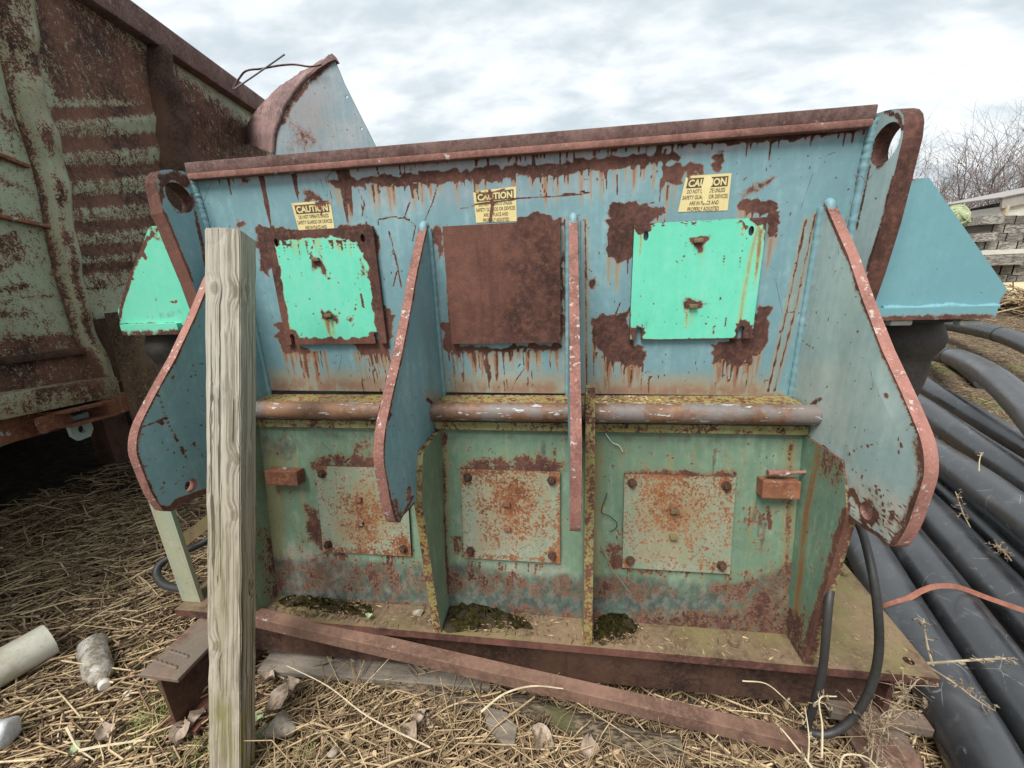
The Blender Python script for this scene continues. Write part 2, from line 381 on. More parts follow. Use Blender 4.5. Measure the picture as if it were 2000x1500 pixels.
M['cover'] = painted('speckled_cover_paint', (.165, .265, .20), (.24, .355, .305), amp=.75, sc=13, chips=.3, chalk=.3, chalkcol=(.34, .43, .46), stain=(.32, .155, .05), stainrust=(.24, .085, .025), fine=2.0, rust=lambda t: rustcol(t, 1, (.10, .04, .022), (.22, .08, .032), (.36, .14, .045), .5))
M['olive'] = painted('olive_stained_paint', (.20, .20, .075), (.33, .32, .17), fine=1.5, bias=.36, amp=.9, sc=30, chips=.3, chalk=.2, chalkcol=(.45, .47, .3), stain=(.3, .2, .05))
M['hopper'] = painted('hopper_green_paint', (.26, .335, .24), (.34, .42, .31), bias=.0, amp=.95, sc=26, fine=1.7, chips=.2, chalk=.2, chalkcol=(.36, .4, .28), stain=(.22, .13, .05), rust=lambda t: rustcol(t, .7, (.030, .016, .013), (.115, .056, .040), (.26, .115, .055), .45))
M['rust'] = rusty('brown_rust')
M['rustdark'] = rusty('dark_rust', (.022, .012, .009), (.072, .038, .026), (.16, .075, .035), .3)
M['rustpink'] = rusty('pink_rust', (.15, .07, .055), (.25, .125, .10), (.34, .18, .14), .3, pale=.12)
M['rustpale'] = rusty('chipped_pink_rust', (.14, .065, .052), (.25, .118, .095), (.38, .19, .15), .4, pale=.25, palecol=(.44, .40, .36), sc=2.2)
M['rustorange'] = rusty('orange_rust', (.10, .04, .025), (.20, .085, .05), (.40, .16, .05), .4, pale=.18, palecol=(.35, .38, .38))
M['rustplate'] = rusty('worn_base_steel', (.085, .055, .034), (.16, .112, .07), (.24, .17, .075), .5, wet=(.17, .145, .06))
M['rubber'] = None
def simple(name, col, col2, rough=.6, sc=12, bump=.2, dist=.004, sx=(1, 1, 1), metal=0., spec=None, fine=80, tint=None):
    t = NT(name); v = t.vec(sx); n = t.noise(sc, 6, .62, v); n2 = t.noise(fine, 4, .65, v)
    c = t.mix(t.map(t.m('ADD', t.m('MULTIPLY', n, .6), t.m('MULTIPLY', n2, .4)), .36, .64), col, col2)
    if tint:
        a = t.attr('tint'); c = t.mix(a.outputs['Fac'], c, tint)
    t.bump(t.m('ADD', n, t.m('MULTIPLY', n2, .5)), bump, dist)
    return t.fin(c, rough, metal, spec)
M['yellow'] = painted('cream_label', (.68, .58, .27), (.74, .66, .38), chips=-.2, chalk=.2, chalkcol=(.75, .7, .5), stain=(.5, .33, .1), rough=.45, sc=40)
M['ink'] = painted('black_ink', (.02, .022, .03), (.03, .032, .04), bias=-.03, amp=.75, sc=30, chips=-.2, chalk=.05, rough=.5, halo=None) if False else painted('black_ink', (.02, .022, .03), (.03, .032, .04), chips=-.2, chalk=0, rough=.5)
M['black'] = simple('black_void', (.012, .012, .012), (.02, .018, .016), .9)
M['blackrubber'] = simple('black_rubber', (.018, .018, .018), (.035, .034, .032), .55, 9, .1)
M['mountrubber'] = simple('grimy_rubber', (.020, .017, .016), (.055, .045, .040), .7, 6, .15)
M['whitebolt'] = simple('pale_bolt', (.45, .45, .40), (.6, .6, .55), .6)

# ================================================================== THE MACHINE
YU = 1.35                                            # the upright upper plate stands 1.35 m in front of the eye
MACH = thing('feeder_machine', (-.2, 1.3, .27), 'large blue-green rusty steel feeder machine with three square covers per tier and hanging side fins', 'machine')
zt = lambda Z: Z + EYE
# --- upper plate: a big trapezoid between the two lifting lugs
c00, c10, c01, c11 = onY(503, 762, YU), onY(1612, 774, YU), onY(368, 326, YU), onY(1706, 220, YU)
wu = Wear()
wu.poly([(360, 318), (700, 292), (1100, 262), (1500, 228), (1712, 210), (1704, 250), (1640, 262), (1500, 278), (1390, 282), (1250, 285), (1100, 291), (900, 312), (760, 322), (560, 336), (372, 343)], 0, 1, 6)
wu.drips((375, 342), (900, 312), 30, 30, 3.2, 0, .85).drips((900, 312), (1690, 255), 60, 42, 3.4, 0, .9)
wu.poly([(640, 352), (760, 341), (900, 331), (1100, 316), (1250, 301), (1335, 298), (1330, 312), (1250, 323), (1100, 342), (900, 356), (760, 364), (650, 365)], 0, .85, 6, run=26)
wu.drips((650, 362), (1300, 318), 42, 34, 2.6, 0, .8)
for x, y, L, w in [(443, 338, 52, 3), (508, 330, 120, 7), (519, 390, 70, 6), (572, 330, 75, 7), (664, 322, 135, 10), (676, 330, 110, 8), (1185, 330, 60, 2.4), (1300, 290, 115, 2.6), (1292, 350, 60, 3), (1206, 340, 60, 2.2), (1510, 250, 75, 4), (1048, 285, 50, 3), (1055, 322, 50, 2.5)]: wu.drip(x, y, L, w, 0, .9)
wu.poly([(466, 345), (490, 344), (496, 352), (480, 358), (470, 362)], 0, .62, 5)
wu.poly([(498, 452), (520, 440), (560, 448), (640, 452), (700, 438), (728, 440), (742, 470), (738, 520), (722, 530), (560, 470), (520, 540), (510, 500)], 0, .95, 9)
wu.poly([(590, 370), (625, 378), (640, 395), (600, 402), (588, 392)], 0, .6, 9).poly([(455, 425), (478, 430), (486, 450), (460, 448)], 0, .6, 8)
wu.poly([(744, 590), (768, 620), (766, 650), (757, 690), (700, 690), (690, 665), (745, 660)], 0, .9, 9, run=26).poly([(538, 632), (560, 634), (578, 668), (610, 688), (560, 690), (548, 668)], 0, .9, 8, run=26)
wu.poly([(842, 442), (862, 442), (868, 500), (858, 510), (852, 480)], 0, .7, 8).poly([(862, 628), (884, 635), (900, 676), (1090, 672), (1092, 682), (990, 684), (890, 690), (868, 676)], 0, .88, 7, run=26)
wu.poly([(1000, 432), (1040, 416), (1075, 416), (1100, 430), (1100, 442), (1000, 442)], 0, .9, 7).poly([(1092, 440), (1104, 500), (1102, 660), (1094, 662)], 0, .75, 6)
wu.poly([(1188, 398), (1235, 397), (1262, 402), (1298, 400), (1300, 416), (1250, 440), (1238, 505), (1210, 512), (1186, 500)], 0, .98, 8, run=26)
wu.poly([(1440, 398), (1470, 388), (1516, 392), (1524, 420), (1518, 460), (1500, 472), (1496, 416), (1448, 412)], 0, .95, 8, run=26)
wu.poly([(1152, 622), (1190, 620), (1228, 606), (1236, 665), (1262, 690), (1255, 716), (1215, 712), (1180, 692), (1158, 668)], 0, .95, 9, run=26)
wu.poly([(1478, 600), (1506, 598), (1500, 650), (1494, 680), (1450, 712), (1392, 706), (1390, 672), (1440, 660), (1470, 662)], 0, .95, 8, run=26)
wu.poly([(1292, 326), (1335, 318), (1368, 318), (1372, 338), (1335, 345), (1330, 362), (1300, 364)], 0, .82, 8, run=26).poly([(1388, 300), (1412, 290), (1418, 318), (1402, 336), (1392, 330)], 0, .66, 8)
wu.poly([(1440, 378), (1490, 350), (1536, 330), (1532, 345), (1498, 366), (1452, 392)], 0, .52, 9).poly([(1146, 548), (1165, 540), (1170, 575), (1155, 575)], 0, .6, 7)
for g, w in [([(900, 408), (950, 398), (1010, 388), (1080, 385), (1150, 377)], 2.4), ([(800, 395), (790, 425), (812, 440), (806, 470)], 2.2), ([(760, 452), (772, 500), (784, 560)], 2.5), ([(740, 428), (770, 424), (800, 428)], 2.4), ([(700, 372), (712, 398), (706, 425)], 2.0), ([(1058, 360), (1068, 382)], 2.5), ([(1100, 380), (1140, 374)], 1.8), ([(855, 360), (845, 395), (830, 430)], 1.8), ([(1212, 590), (1196, 630)], 2), ([(775, 530), (768, 560)], 2)]: wu.line(g, w, 0, .75)
for a, b, n in [((560, 688), (635, 690), 16), ((690, 690), (760, 692), 14), ((885, 688), (1090, 680), 22), ((1160, 690), (1260, 715), 20), ((1395, 708), (1480, 700), 14)]:
    wu.drips(a, b, n, 95, 4.2, 1, .95, 3); wu.drips(a, b, n // 2, 75, 2.6, 0, .68, 9)
wu.drips((520, 760), (1500, 768), 50, 6, 3, 1, .1)
wu.poly([(365, 330), (1700, 232), (1690, 262), (1330, 306), (1000, 330), (640, 352), (560, 352), (372, 352)], 3, .8, 14).poly([(660, 372), (1250, 330), (1240, 372), (900, 400), (680, 410)], 3, .3, 30)
for q in ([(836, 442), (852, 600), (870, 765)], [(1103, 430), (1106, 768)], [(1143, 430), (1146, 768)], [(1592, 420), (1552, 610), (1512, 765)], [(1574, 430), (1536, 610), (1500, 765)]): wu.line(q, 3.2, 0, .62); wu.line(q, 9, 1, .45)
for a, b, n in (((520, 700), (760, 760), 0), ((880, 700), (1100, 765), 0), ((1150, 720), (1500, 770), 0)): wu.poly([(a[0], b[1] - 30), (b[0], b[1] - 30), (b[0], b[1] + 20), (a[0], b[1] + 20)], 1, .85, 26)
for x, y, L, w in [(592, 688, 85, 14), (612, 688, 80, 9), (925, 690, 60, 10), (968, 690, 70, 9), (1030, 686, 55, 8), (1185, 705, 70, 12), (1232, 715, 60, 12), (1440, 705, 75, 10), (1462, 700, 40, 8)]: wu.drip(x, y, L, w, 1, 1.).drip(x + 2, y, L * .8, w * .35, 0, .7)
r = random.Random(77)
for _ in range(160): x = r.uniform(400, 1660); y = r.uniform(300, 750); wu.line([(x, y), (x + r.gauss(0, 3), y + r.uniform(0, 7))], r.uniform(.9, 2.2), 0, .66)
for _ in range(16):
    x = r.uniform(430, 1600); y = r.uniform(330, 740); a_ = r.uniform(-.6, 2.2); l_ = r.uniform(12, 60); wu.line([(x, y), (x + math.cos(a_) * l_ * .5 + r.gauss(0, 3), y + math.sin(a_) * l_ * .5), (x + math.cos(a_) * l_, y + math.sin(a_) * l_)], r.uniform(.9, 1.9), 0, .66)
wu.line([(530, 764), (870, 768), (1120, 772), (1522, 774)], 12, 1, .8).line([(530, 770), (870, 774), (1120, 778), (1522, 780)], 7, 0, .6)
wu.line([(868, 470), (878, 620), (890, 760)], 5, 0, .5).line([(1700, 240), (1640, 480)], 4, 0, .5)
for a, b, n in [((900, 700), (1090, 760), 14), ((1180, 560), (1240, 750), 8), ((700, 690), (760, 760), 6), ((1240, 720), (1500, 750), 8)]:
    r = random.Random(n * 31)
    for _ in range(n): wu.drip(r.uniform(a[0], b[0]), r.uniform(a[1], b[1]), r.uniform(10, 48), r.uniform(1.5, 2.6), 0, .7)
mb = MB()
bil = lambda u, v: c00 * (1 - u) * (1 - v) + c10 * u * (1 - v) + c01 * (1 - u) * v + c11 * u * v
mb.grid(bil, 400, 165)
d = np.array([0, .018, 0]); K = [c00 + d, c10 + d, c11 + d, c01 + d]
mb.add([c00, c10, c11, c01] + K, [(7, 6, 5, 4), (0, 4, 5, 1), (1, 5, 6, 2), (2, 6, 7, 3), (3, 7, 4, 0)])
mb.build('upper_plate', M['blue'], MACH, wu)
# --- trough body behind the upper plate
mb = MB(); e = np.array([0, .95, 0])
b0, b1, b2, b3 = [p + np.array([0, .02, 0]) for p in (c00, c10, c11, c01)]
for a, b in ((b0, b3), (b2, b1)): mb.add([a, b, b + e, a + e], [(0, 1, 2, 3)])
mb.add([b0 + e, b1 + e, b2 + e, b3 + e], [(0, 1, 2, 3)]); mb.add([b0, b1, b1 + e, b0 + e], [(0, 1, 2, 3)])
mb.build('trough_body', M['blue'], MACH)
# --- top flange: flat bar on edge over a narrow ledge
tl, tr = onY(360, 321, 1.335), onY(1717, 198, 1.335)
zt0 = (tl[2] + tr[2]) / 2
fx0, fx1 = tl[0], tr[0]
mb = MB(); mb.bb((fx0, 1.333, zt0 - .036), (fx1, 1.375, zt0), 0); M['rimrust'] = rusty('weathered_rim_rust', (.075, .040, .034), (.16, .10, .088), (.21, .13, .105), .3, pale=.1, palecol=(.28, .23, .20)); mb.build('top_flange', M['rimrust'], MACH, bevel=.004, smooth=40)
mb = MB(); mb.bb((fx0 + .012, 1.322, zt0 - .056), (fx1 - .012, 1.349, zt0 - .0365), 0); mb.build('flange_lip', M['rustpink'], MACH, bevel=.003, smooth=40)

# --- access covers
def holeq(cx, cy, r, side): return None
def cover(px4, mats, wear, slots, handles, th=.012, name='access_cover', yy=None, rows=None):
    y = YU - .004 - th if yy is None else yy
    P = [onY(*p, y) for p in px4]
    x0 = (P[0][0] + P[3][0]) / 2; x1 = (P[1][0] + P[2][0]) / 2; z1 = (P[0][2] + P[1][2]) / 2; z0 = (P[2][2] + P[3][2]) / 2
    out = [(x0, z0)]; hs = []
    for k in ('bl', 'br'):
        if k not in slots: continue
        cx = x0 + .030 if k == 'bl' else x1 - .035
        hs_ = [(cx - .008, z0), (cx - .008, z0 + .025)] + arc(cx, z0 + .030, .0105, 220, -40, 8) + [(cx + .008, z0 + .025), (cx + .008, z0)]
        out += hs_
    out += [(x1, z0), (x1, z1), (x0, z1)]
    for k in ('tl', 'tr'):
        if k in slots:
            cx = x0 + .036 if k == 'tl' else x1 - .040
            hs.append([(cx + p * .008, z1 - .036 + q * .014) for p, q in [(math.cos(2 * math.pi * i / 14), math.sin(2 * math.pi * i / 14)) for i in range(14)]])
    mb = MB().plate(out, hs, (0, y, 0), (1, 0, 0), (0, 0, 1), -(-th) if False else th, .012, 0, 1)
    o = mb.build(name, mats, MACH, wear)
    for hx, hy in handles:
        c = onY(hx, hy, y)
        hb = MB().box(c + np.array([0, -.006, 0]), (.013, .006, .0065)); hb.build('handle_nut', M['rustplate'], o, bevel=.002, smooth=40)
    return o
w1 = Wear().notpoly([(537, 474), (560, 470), (590, 466), (621, 465), (650, 461), (678, 467), (694, 474), (706, 490), (716, 515), (724, 548), (727, 580), (730, 620), (734, 645), (722, 650), (718, 658), (680, 663), (640, 658), (600, 662), (583, 660), (578, 648), (565, 640), (560, 600), (548, 540)], 0, 1, 5)
w1.drips((540, 474), (700, 472), 26, 42, 2.4, 0, .8).drips((560, 470), (690, 470), 12, 46, 3.4, 1, .8)
w1.poly([(604, 500), (632, 504), (630, 520), (640, 545), (632, 540), (625, 522), (608, 540), (604, 520)], 0, .75, 7).poly([(622, 608), (662, 612), (660, 626), (630, 626)], 0, .72, 7)
w1.drip(640, 625, 42, 9, 1, 1).drip(648, 625, 38, 5, 1, 1).line([(705, 575), (710, 600)], 3, 0, .8).line([(540, 520), (548, 600), (566, 650)], 7, 1, .8).poly([(675, 618), (690, 617), (684, 630)], 0, .6, 5)
w1.line([(612, 470), (606, 505)], 2, 0, .8).poly([(700, 500), (715, 512), (718, 545), (705, 540)], 0, .42, 6)
w1.poly([(570, 600), (640, 620), (640, 665), (575, 655)], 2, .33, 26).poly([(690, 490), (730, 540), (730, 640), (700, 600)], 2, .25, 22)
r = random.Random(15)
for _ in range(30): x = r.uniform(550, 715); y = r.uniform(475, 650); w1.line([(x, y), (x + r.gauss(0, 3), y + r.uniform(0, 14))], r.uniform(.8, 1.6), 0, .66)
cover([(508, 456), (731, 439), (752, 670), (568, 674)], [M['mint'], M['rust']], w1, ('tl', 'tr', 'bl', 'br'), [(618, 507), (643, 616)])
w2 = Wear((1, 0, 0))
cover([(863, 441), (1096, 431), (1093, 668), (883, 673)], [M['rust'], M['rust']], w2, (), [], .02)
w3 = Wear()
w3.line([(1238, 448), (1300, 422), (1500, 414), (1494, 470)], 5, 0, .62).line([(1229, 600), (1228, 664), (1300, 666), (1470, 662), (1480, 620)], 4.5, 0, .8)
for cx, cy, r in [(1256, 440, 17), (1484, 424, 20), (1246, 652, 15), (1452, 646, 19)]: w3.poly([(cx + r * math.cos(a * .5), cy + r * math.sin(a * .5)) for a in range(13)], 0, .95, 5)
w3.drip(1488, 445, 130, 8, 1, 1).drip(1252, 455, 60, 4, 1, .9).line([(1482, 440), (1466, 500), (1452, 580), (1444, 640)], 6, 1, .75)
w3.poly([(1346, 466), (1388, 462), (1382, 476), (1372, 492), (1360, 500), (1362, 484), (1348, 474)], 0, .8, 6).poly([(1330, 590), (1350, 580), (1384, 592), (1376, 604), (1340, 606)], 0, .7, 8).drip(1342, 606, 48, 3.5, 1, 1).drip(1352, 606, 40, 3.5, 1, 1).drip(1372, 480, 60, 4, 1, .6)
w3.poly([(1442, 436), (1462, 438), (1455, 446)], 0, .8, 4).drip(1452, 440, 30, 2.5, 1, 1).drip(1415, 500, 22, 3, 0, .8).drip(1447, 500, 35, 3, 0, .7).drip(1418, 620, 45, 3, 0, .8).drip(1396, 635, 30, 3, 0, .75).drip(1408, 580, 14, 3, 0, .75)
r = random.Random(5)
for _ in range(26): w3.line([(r.uniform(1250, 1480), r.uniform(450, 640))] * 2, r.uniform(1, 2.2), 0, .7)
w3.poly([(1235, 600), (1300, 610), (1290, 660), (1230, 660)], 2, .38, 30).poly([(1360, 560), (1470, 540), (1460, 655), (1370, 655)], 2, .22, 40)
for _ in range(9): x = r.uniform(1250, 1470); y = r.uniform(450, 630); w3.line([(x, y), (x + r.gauss(0, 5), y + r.uniform(8, 30))], 1.1, 0, .64)
w3.drips((1240, 440), (1490, 420), 26, 16, 2.2, 0, .75)
cover([(1240, 446), (1498, 415), (1470, 661), (1228, 664)], [M['mint'], M['rust']], w3, ('tl', 'tr', 'bl', 'br'), [(1363, 470), (1353, 598)])

# --- caution labels stuck on the upper plate
def text_mesh(body, bold=0.0):
    cu = bpy.data.curves.new('lettering', 'FONT'); cu.body = body; cu.align_x = 'CENTER'; cu.size = 1; cu.offset = bold; cu.resolution_u = 3
    o = bpy.data.objects.new('lettering', cu); COL.objects.link(o); dg = bpy.context.evaluated_depsgraph_get()
    me = bpy.data.meshes.new_from_object(o.evaluated_get(dg)); V = np.array([v.co[:] for v in me.vertices]); F = [tuple(p.vertices) for p in me.polygons]
    bpy.data.objects.remove(o); bpy.data.meshes.remove(me); bpy.data.curves.remove(cu); return V, F
def decal(q, wear, lines, missing=()):
    Q = [onY(*p, YU - .0012) for p in q]                       # TL TR BR BL
    bl = lambda u, v, dy=0.: (Q[3] * (1 - u) * (1 - v) + Q[2] * u * (1 - v) + Q[0] * (1 - u) * v + Q[1] * u * v) + np.array([0, dy, 0])
    mb = MB().grid(lambda u, v: bl(u, v), 30, 26)
    o = mb.build('caution_label', M['yellow'], MACH, wear)
    hd = MB().grid(lambda u, v: bl(.06 + .88 * u, .66 + .27 * v, -.0005), 20, 8); hd.build('label_header', M['ink'], o, wear)
    mb = MB(); mi = MB()
    def put(mbx, s, u0, u1, v0, h, bold, dy):
        V, F = text_mesh(s, bold); x0, x1 = V[:, 0].min(), V[:, 0].max()
        u = u0 + (V[:, :1] - x0) / (x1 - x0) * (u1 - u0); v = v0 + V[:, 1:2] * h
        mbx.add(bl(u, v, dy), F)
    put(mb, 'CAUTION', .09, .91, .70, .265, .035, -.001); mb.build('lettering', M['yellow'], o, wear)
    for i, (s, a, b) in enumerate(lines): put(mi, s, a, b, .51 - .165 * i, .155, .012, -.0005)
    mi.build('lettering', M['ink'], o, wear)
    return o
T4 = [('DO NOT OPERATE UNLESS', .10, .90), ('SAFETY GUARDS OR DEVICES', .03, .97), ('ARE IN PLACE AND', .20, .80), ('PROPERLY ADJUSTED', .18, .82)]
wl = Wear((.10, .22, .12)).poly([(608, 380), (645, 384), (648, 400), (632, 410), (614, 404)], 0, .55, 7).line([(625, 395), (628, 420)], 2, 0, .8).line([(572, 400), (600, 405)], 2, 0, .5)
decal([(569, 397), (645, 391), (655, 457), (586, 460)], wl, T4[:3])
wm_ = Wear((.10, .22, .12)).line([(955, 365), (962, 400), (957, 440)], 4.5, 0, .85).line([(905, 402), (960, 396), (1012, 388)], 2.6, 0, .8).line([(985, 370), (950, 378), (924, 374)], 2.4, 0, .75).drip(948, 372, 40, 3, 1, .9)
decal([(924, 374), (1008, 364), (1009, 432), (930, 435)], wm_, T4)
wr = Wear((.10, .22, .12)).poly([(1335, 340), (1350, 344), (1344, 352)], 0, .7, 5).line([(1332, 360), (1328, 380)], 2, 0, .6).drip(1380, 342, 30, 4, 1, .6)
dl = decal([(1340, 344), (1429, 338), (1421, 411), (1324, 414)], wr, T4)
mb = MB().add([onY(*p, YU - .0024) for p in [(1376, 344), (1388, 342), (1393, 354), (1388, 366), (1383, 384), (1380, 398), (1373, 397), (1371, 380), (1370, 366), (1373, 356)]], [tuple(range(10))[::-1]])
mb.build('peeled_patch', M['yellow'], dl)

# --- hanging fins (gussets): one outline, four copies
XF = .742
fin_px = [(1598, 402), (1606, 396), (1613, 400), (1656, 498), (1683, 580), (1723, 684), (1761, 767), (1789, 833), (1800, 866), (1805, 900), (1803, 934), (1789, 979), (1772, 1027), (1752, 1061), (1742, 1066), (1730, 1065), (1713, 1048), (1685, 1031), (1657, 1012), (1641, 982), (1637, 954), (1642, 899), (1609, 869), (1588, 868), (1571, 849), (1562, 830)]
fp = [onX(*p, XF)[1:] for p in fin_px]
fp[0] = np.array([1.352, zt(.150)]); fp[1] = np.array([1.347, zt(.168)])
fp += [np.array([1.245, zt(-.435)]), np.array([1.352, zt(-.43)])]
fp = fp[:6] + list(spline(fp[6:19], 3)) + fp[19:]
hc = onX(1692, 998, XF)[1:]
THF = .027
def fin(xl, wear, first=None, pale=False):
    # outline in (y, z); thickness runs towards +x from xl
    mb = MB().plate([(-p[0], p[1]) for p in fp], [circle(-hc[0], hc[1], .021)], (xl, 0, 0), (0, -1, 0), (0, 0, 1), THF, .014, 0, 1)
    Vf = mb.v[0]; sh = xl * 7.3; dn = .0035 * np.sin(Vf[:, 1] * 9 + sh) * np.sin(Vf[:, 2] * 7 + sh * 2) + .007 * np.exp(-((Vf[:, 1] - 1.17) / .05) ** 2 - ((Vf[:, 2] - zt(-.27)) / .14) ** 2) - .006 * np.exp(-((Vf[:, 1] - 1.0) / .07) ** 2 - ((Vf[:, 2] - zt(-.30)) / .2) ** 2)
    Ve = mb.v[1]; K2 = len(Vf) // 2
    edg = np.minimum(1, np.min(np.hypot(Vf[:, 1:2] - Ve[::4, 1][None, ::3], Vf[:, 2:3] - Ve[::4, 2][None, ::3]), axis=1) / .05); Vf[:, 0] += dn * edg
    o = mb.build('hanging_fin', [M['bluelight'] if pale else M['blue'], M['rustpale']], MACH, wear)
    k = MB(); a = fp[0]; b = fp[-1]
    pts = [np.array([xl + THF / 2, 1.345, a[1] + .012]), np.array([xl + THF / 2, 1.334, a[1] + .004]), np.array([xl + THF / 2, 1.33, a[1] - .02])]
    k.tube(spline(pts, 4), [.0135] * 9, 10); k.build('weld_knob', M['blue'], o, smooth=60)
    for sx, nm in ((xl - .002, 0), (xl + THF + .002, 1)):
        wz = np.linspace(a[1], zt(-.425), 60); rr = .0095 + .0007 * np.sin(np.arange(60) * 1.9) + rng.normal(0, .0004, 60)
        mbw = MB().tube(np.stack([np.full(60, sx), np.full(60, 1.347), wz], 1), rr, 8); mbw.build('weld_bead', M['blue'], o, smooth=60)
    return o
def rim(xface, w=10, jig=0):                           # rust creeping in from the free edge, as seen from the survey point
    P = np.array([[xface, p[0], p[1]] for p in fp[2:42]]); u, v = project(P); return [(float(a), float(b)) for a, b in zip(u, v)]
wf = Wear().line(rim(XF), 9, 0, .75).line([(1797, 860), (1803, 930), (1785, 990), (1750, 1062)], 20, 0, .62)
wf.line([(1645, 985), (1664, 958), (1680, 990), (1690, 1030)], 7, 0, .85).poly([(1680, 985), (1700, 975), (1722, 1010), (1700, 1030), (1676, 1016)], 0, .72, 8).poly([(1644, 985), (1655, 970), (1662, 1005), (1656, 1010)], 0, .8, 6).line([(1657, 1012), (1690, 1038), (1715, 1052)], 9, 0, .9)
wf.line([(1657, 888), (1680, 872), (1708, 868)], 3, 0, .7).line([(1682, 905), (1684, 950)], 2.2, 0, .7).line([(1716, 950), (1728, 1000)], 2.2, 0, .7).line([(1710, 945), (1712, 965)], 3, 0, .7).line([(1745, 1000), (1738, 1020)], 5, 0, .6).line([(1762, 860), (1755, 885)], 3, 0, .7).line([(1565, 665), (1590, 682)], 2.2, 0, .7).line([(1785, 820), (1765, 845)], 2.5, 0, .65).line([(1730, 770), (1731, 780)], 4, 0, .7)
wf.poly([(1640, 940), (1700, 950), (1790, 985), (1750, 1060), (1660, 1010)], 0, .26, 20).poly([(1640, 930), (1700, 940), (1780, 985), (1745, 1060), (1660, 1010)], 3, .85, 25).poly([(1560, 700), (1640, 720), (1660, 860), (1570, 850)], 3, .35, 30)
r = random.Random(14)
for _ in range(260): x = r.gauss(1700, 34); y = r.gauss(1000, 38); wf.line([(x, y), (x + r.uniform(-1, 3), y + r.uniform(-1, 4))], r.uniform(.7, 1.7), 0, .7)
for _ in range(70): wf.line([(r.uniform(1570, 1790), r.uniform(560, 960))] * 2, r.uniform(.8, 1.8), 0, .68)
wf.poly([(0, 0), (1, 0), (1, 1)], 3, 0., 8)
wf.line([(1588, 868), (1568, 845), (1575, 800), (1600, 780)], 7, 0, .55)
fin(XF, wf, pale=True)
wfl = Wear().line(rim(-1.153), 8, 0, .75).line([(245, 960), (290, 995), (325, 997)], 14, 0, .6).line([(330, 997), (345, 980), (400, 960)], 8, 0, .8).line([(262, 770), (330, 900), (365, 890)], 0.1, 0, .1)
wfl.line([(300, 742), (330, 830), (365, 895)], 2, 0, .7).line([(255, 845), (295, 828), (325, 815)], 3, 0, .7).poly([(305, 826), (322, 812), (316, 836)], 0, .8, 4).line([(378, 708), (367, 765)], 2, 0, .6).line([(380, 780), (400, 772)], 2, 0, .6).line([(378, 865), (398, 895)], 2.5, 0, .7)
r = random.Random(3)
for _ in range(60): wfl.line([(r.uniform(260, 400), r.uniform(620, 980))] * 2, r.uniform(1, 3.2), 0, .72)
wfl.poly([(330, 740), (400, 720), (400, 800), (345, 800)], 2, .25, 20)
for _ in range(10): x = r.uniform(270, 390); y = r.uniform(640, 960); a_ = r.uniform(.3, 2.4); l_ = r.uniform(10, 45); wfl.line([(x, y), (x + math.cos(a_) * l_, y + math.sin(a_) * l_)], 1.1, 0, .66)
fin(-1.18, wfl)
wfm = Wear().line(rim(-.445), 5, 0, .62).line([(775, 980), (780, 1010)], 10, 0, .55).line([(806, 970), (790, 1000), (760, 1015)], 4, 0, .6).line([(835, 780), (848, 790), (850, 830)], 6, 0, .6)
r = random.Random(8)
for _ in range(55): wfm.line([(r.uniform(760, 850), r.uniform(500, 980))] * 2, r.uniform(.8, 2.2), 0, .7)
wfm.line([(752, 830), (765, 808)], 3, 0, .8).line([(838, 770), (858, 780)], 10, 1, .6)
fin(-.472, wfm)
fin(.013, Wear())

# --- ledge, shaft and lip between the tiers
wle = Wear().poly([(500, 765), (1600, 765), (1600, 800), (500, 800)], 0, .05, 5).line([(520, 780), (1560, 785)], 14, 1, .5)
mb = MB().grid(lambda u, v: np.hstack([-1.15 + 1.885 * u, 1.235 + .114 * v, np.full_like(u, zt(-.425))]), 160, 10)
mb.bb((-1.15, 1.235, zt(-.4395)), (.735, 1.349, zt(-.4255))); mb.build('ledge', M['olive'], MACH, wle)
t = NT('worn_shaft'); base = rustcol(t, 1, (.10, .052, .03), (.18, .095, .055), (.30, .155, .07), .45)
ns = t.noise(20, 6, .65, t.vec((.6, 1, 1))); ns2 = t.noise(9, 4, .6, t.vec((1, 1, 1), loc=(3, 1, 0)))
cc = t.mix(t.m('MULTIPLY', t.map(ns2, .48, .62), .7), base, (.16, .16, .16)); cc = t.mix(t.map(t.noise(60, 5, .7, t.vec((.3, 1, 1.4))), .60, .63), cc, (.40, .46, .48)); t.bump(ns, .2, .003)
M['shaft'] = t.fin(cc, .6, .0)
mb = MB().tube([(x, 1.212, zt(-.441)) for x in np.linspace(-1.16, .752, 30)], .0315, 24); mb.build('shaft', M['shaft'], MACH, smooth=50)
mb = MB().bb((-1.13, 1.222, zt(-.512)), (.74, 1.246, zt(-.482))); mb.build('lip_bar', M['olive'], MACH, bevel=.003)

# --- lower tier: sloping plate between ribs
P0 = np.array([0, 1.245, zt(-.50)]); P1 = np.array([0, 1.148, zt(-1.20)]); NL = nrm(np.cross((1, 0, 0), P1 - P0))
onL = lambda px, py: onP(px, py, P0, NL)
wlo = Wear((.10, .12, .16))
wlo.poly([(480, 1080), (640, 1085), (800, 1095), (900, 1090), (1000, 1120), (1120, 1115), (1230, 1120), (1430, 1130), (1560, 1090), (1600, 1300), (480, 1300)], 2, .68, 22)
wlo.poly([(480, 1165), (860, 1172), (1140, 1195), (1560, 1180), (1600, 1300), (480, 1300)], 0, .46, 22).poly([(560, 1085), (840, 1100), (1100, 1125), (1430, 1135), (1560, 1110), (1560, 1180), (480, 1160)], 0, .34, 25)
wlo.poly([(1415, 1110), (1560, 1090), (1560, 1260), (1400, 1230)], 0, .42, 18).poly([(560, 1060), (700, 1090), (845, 1090), (845, 1180), (600, 1160)], 0, .30, 15)
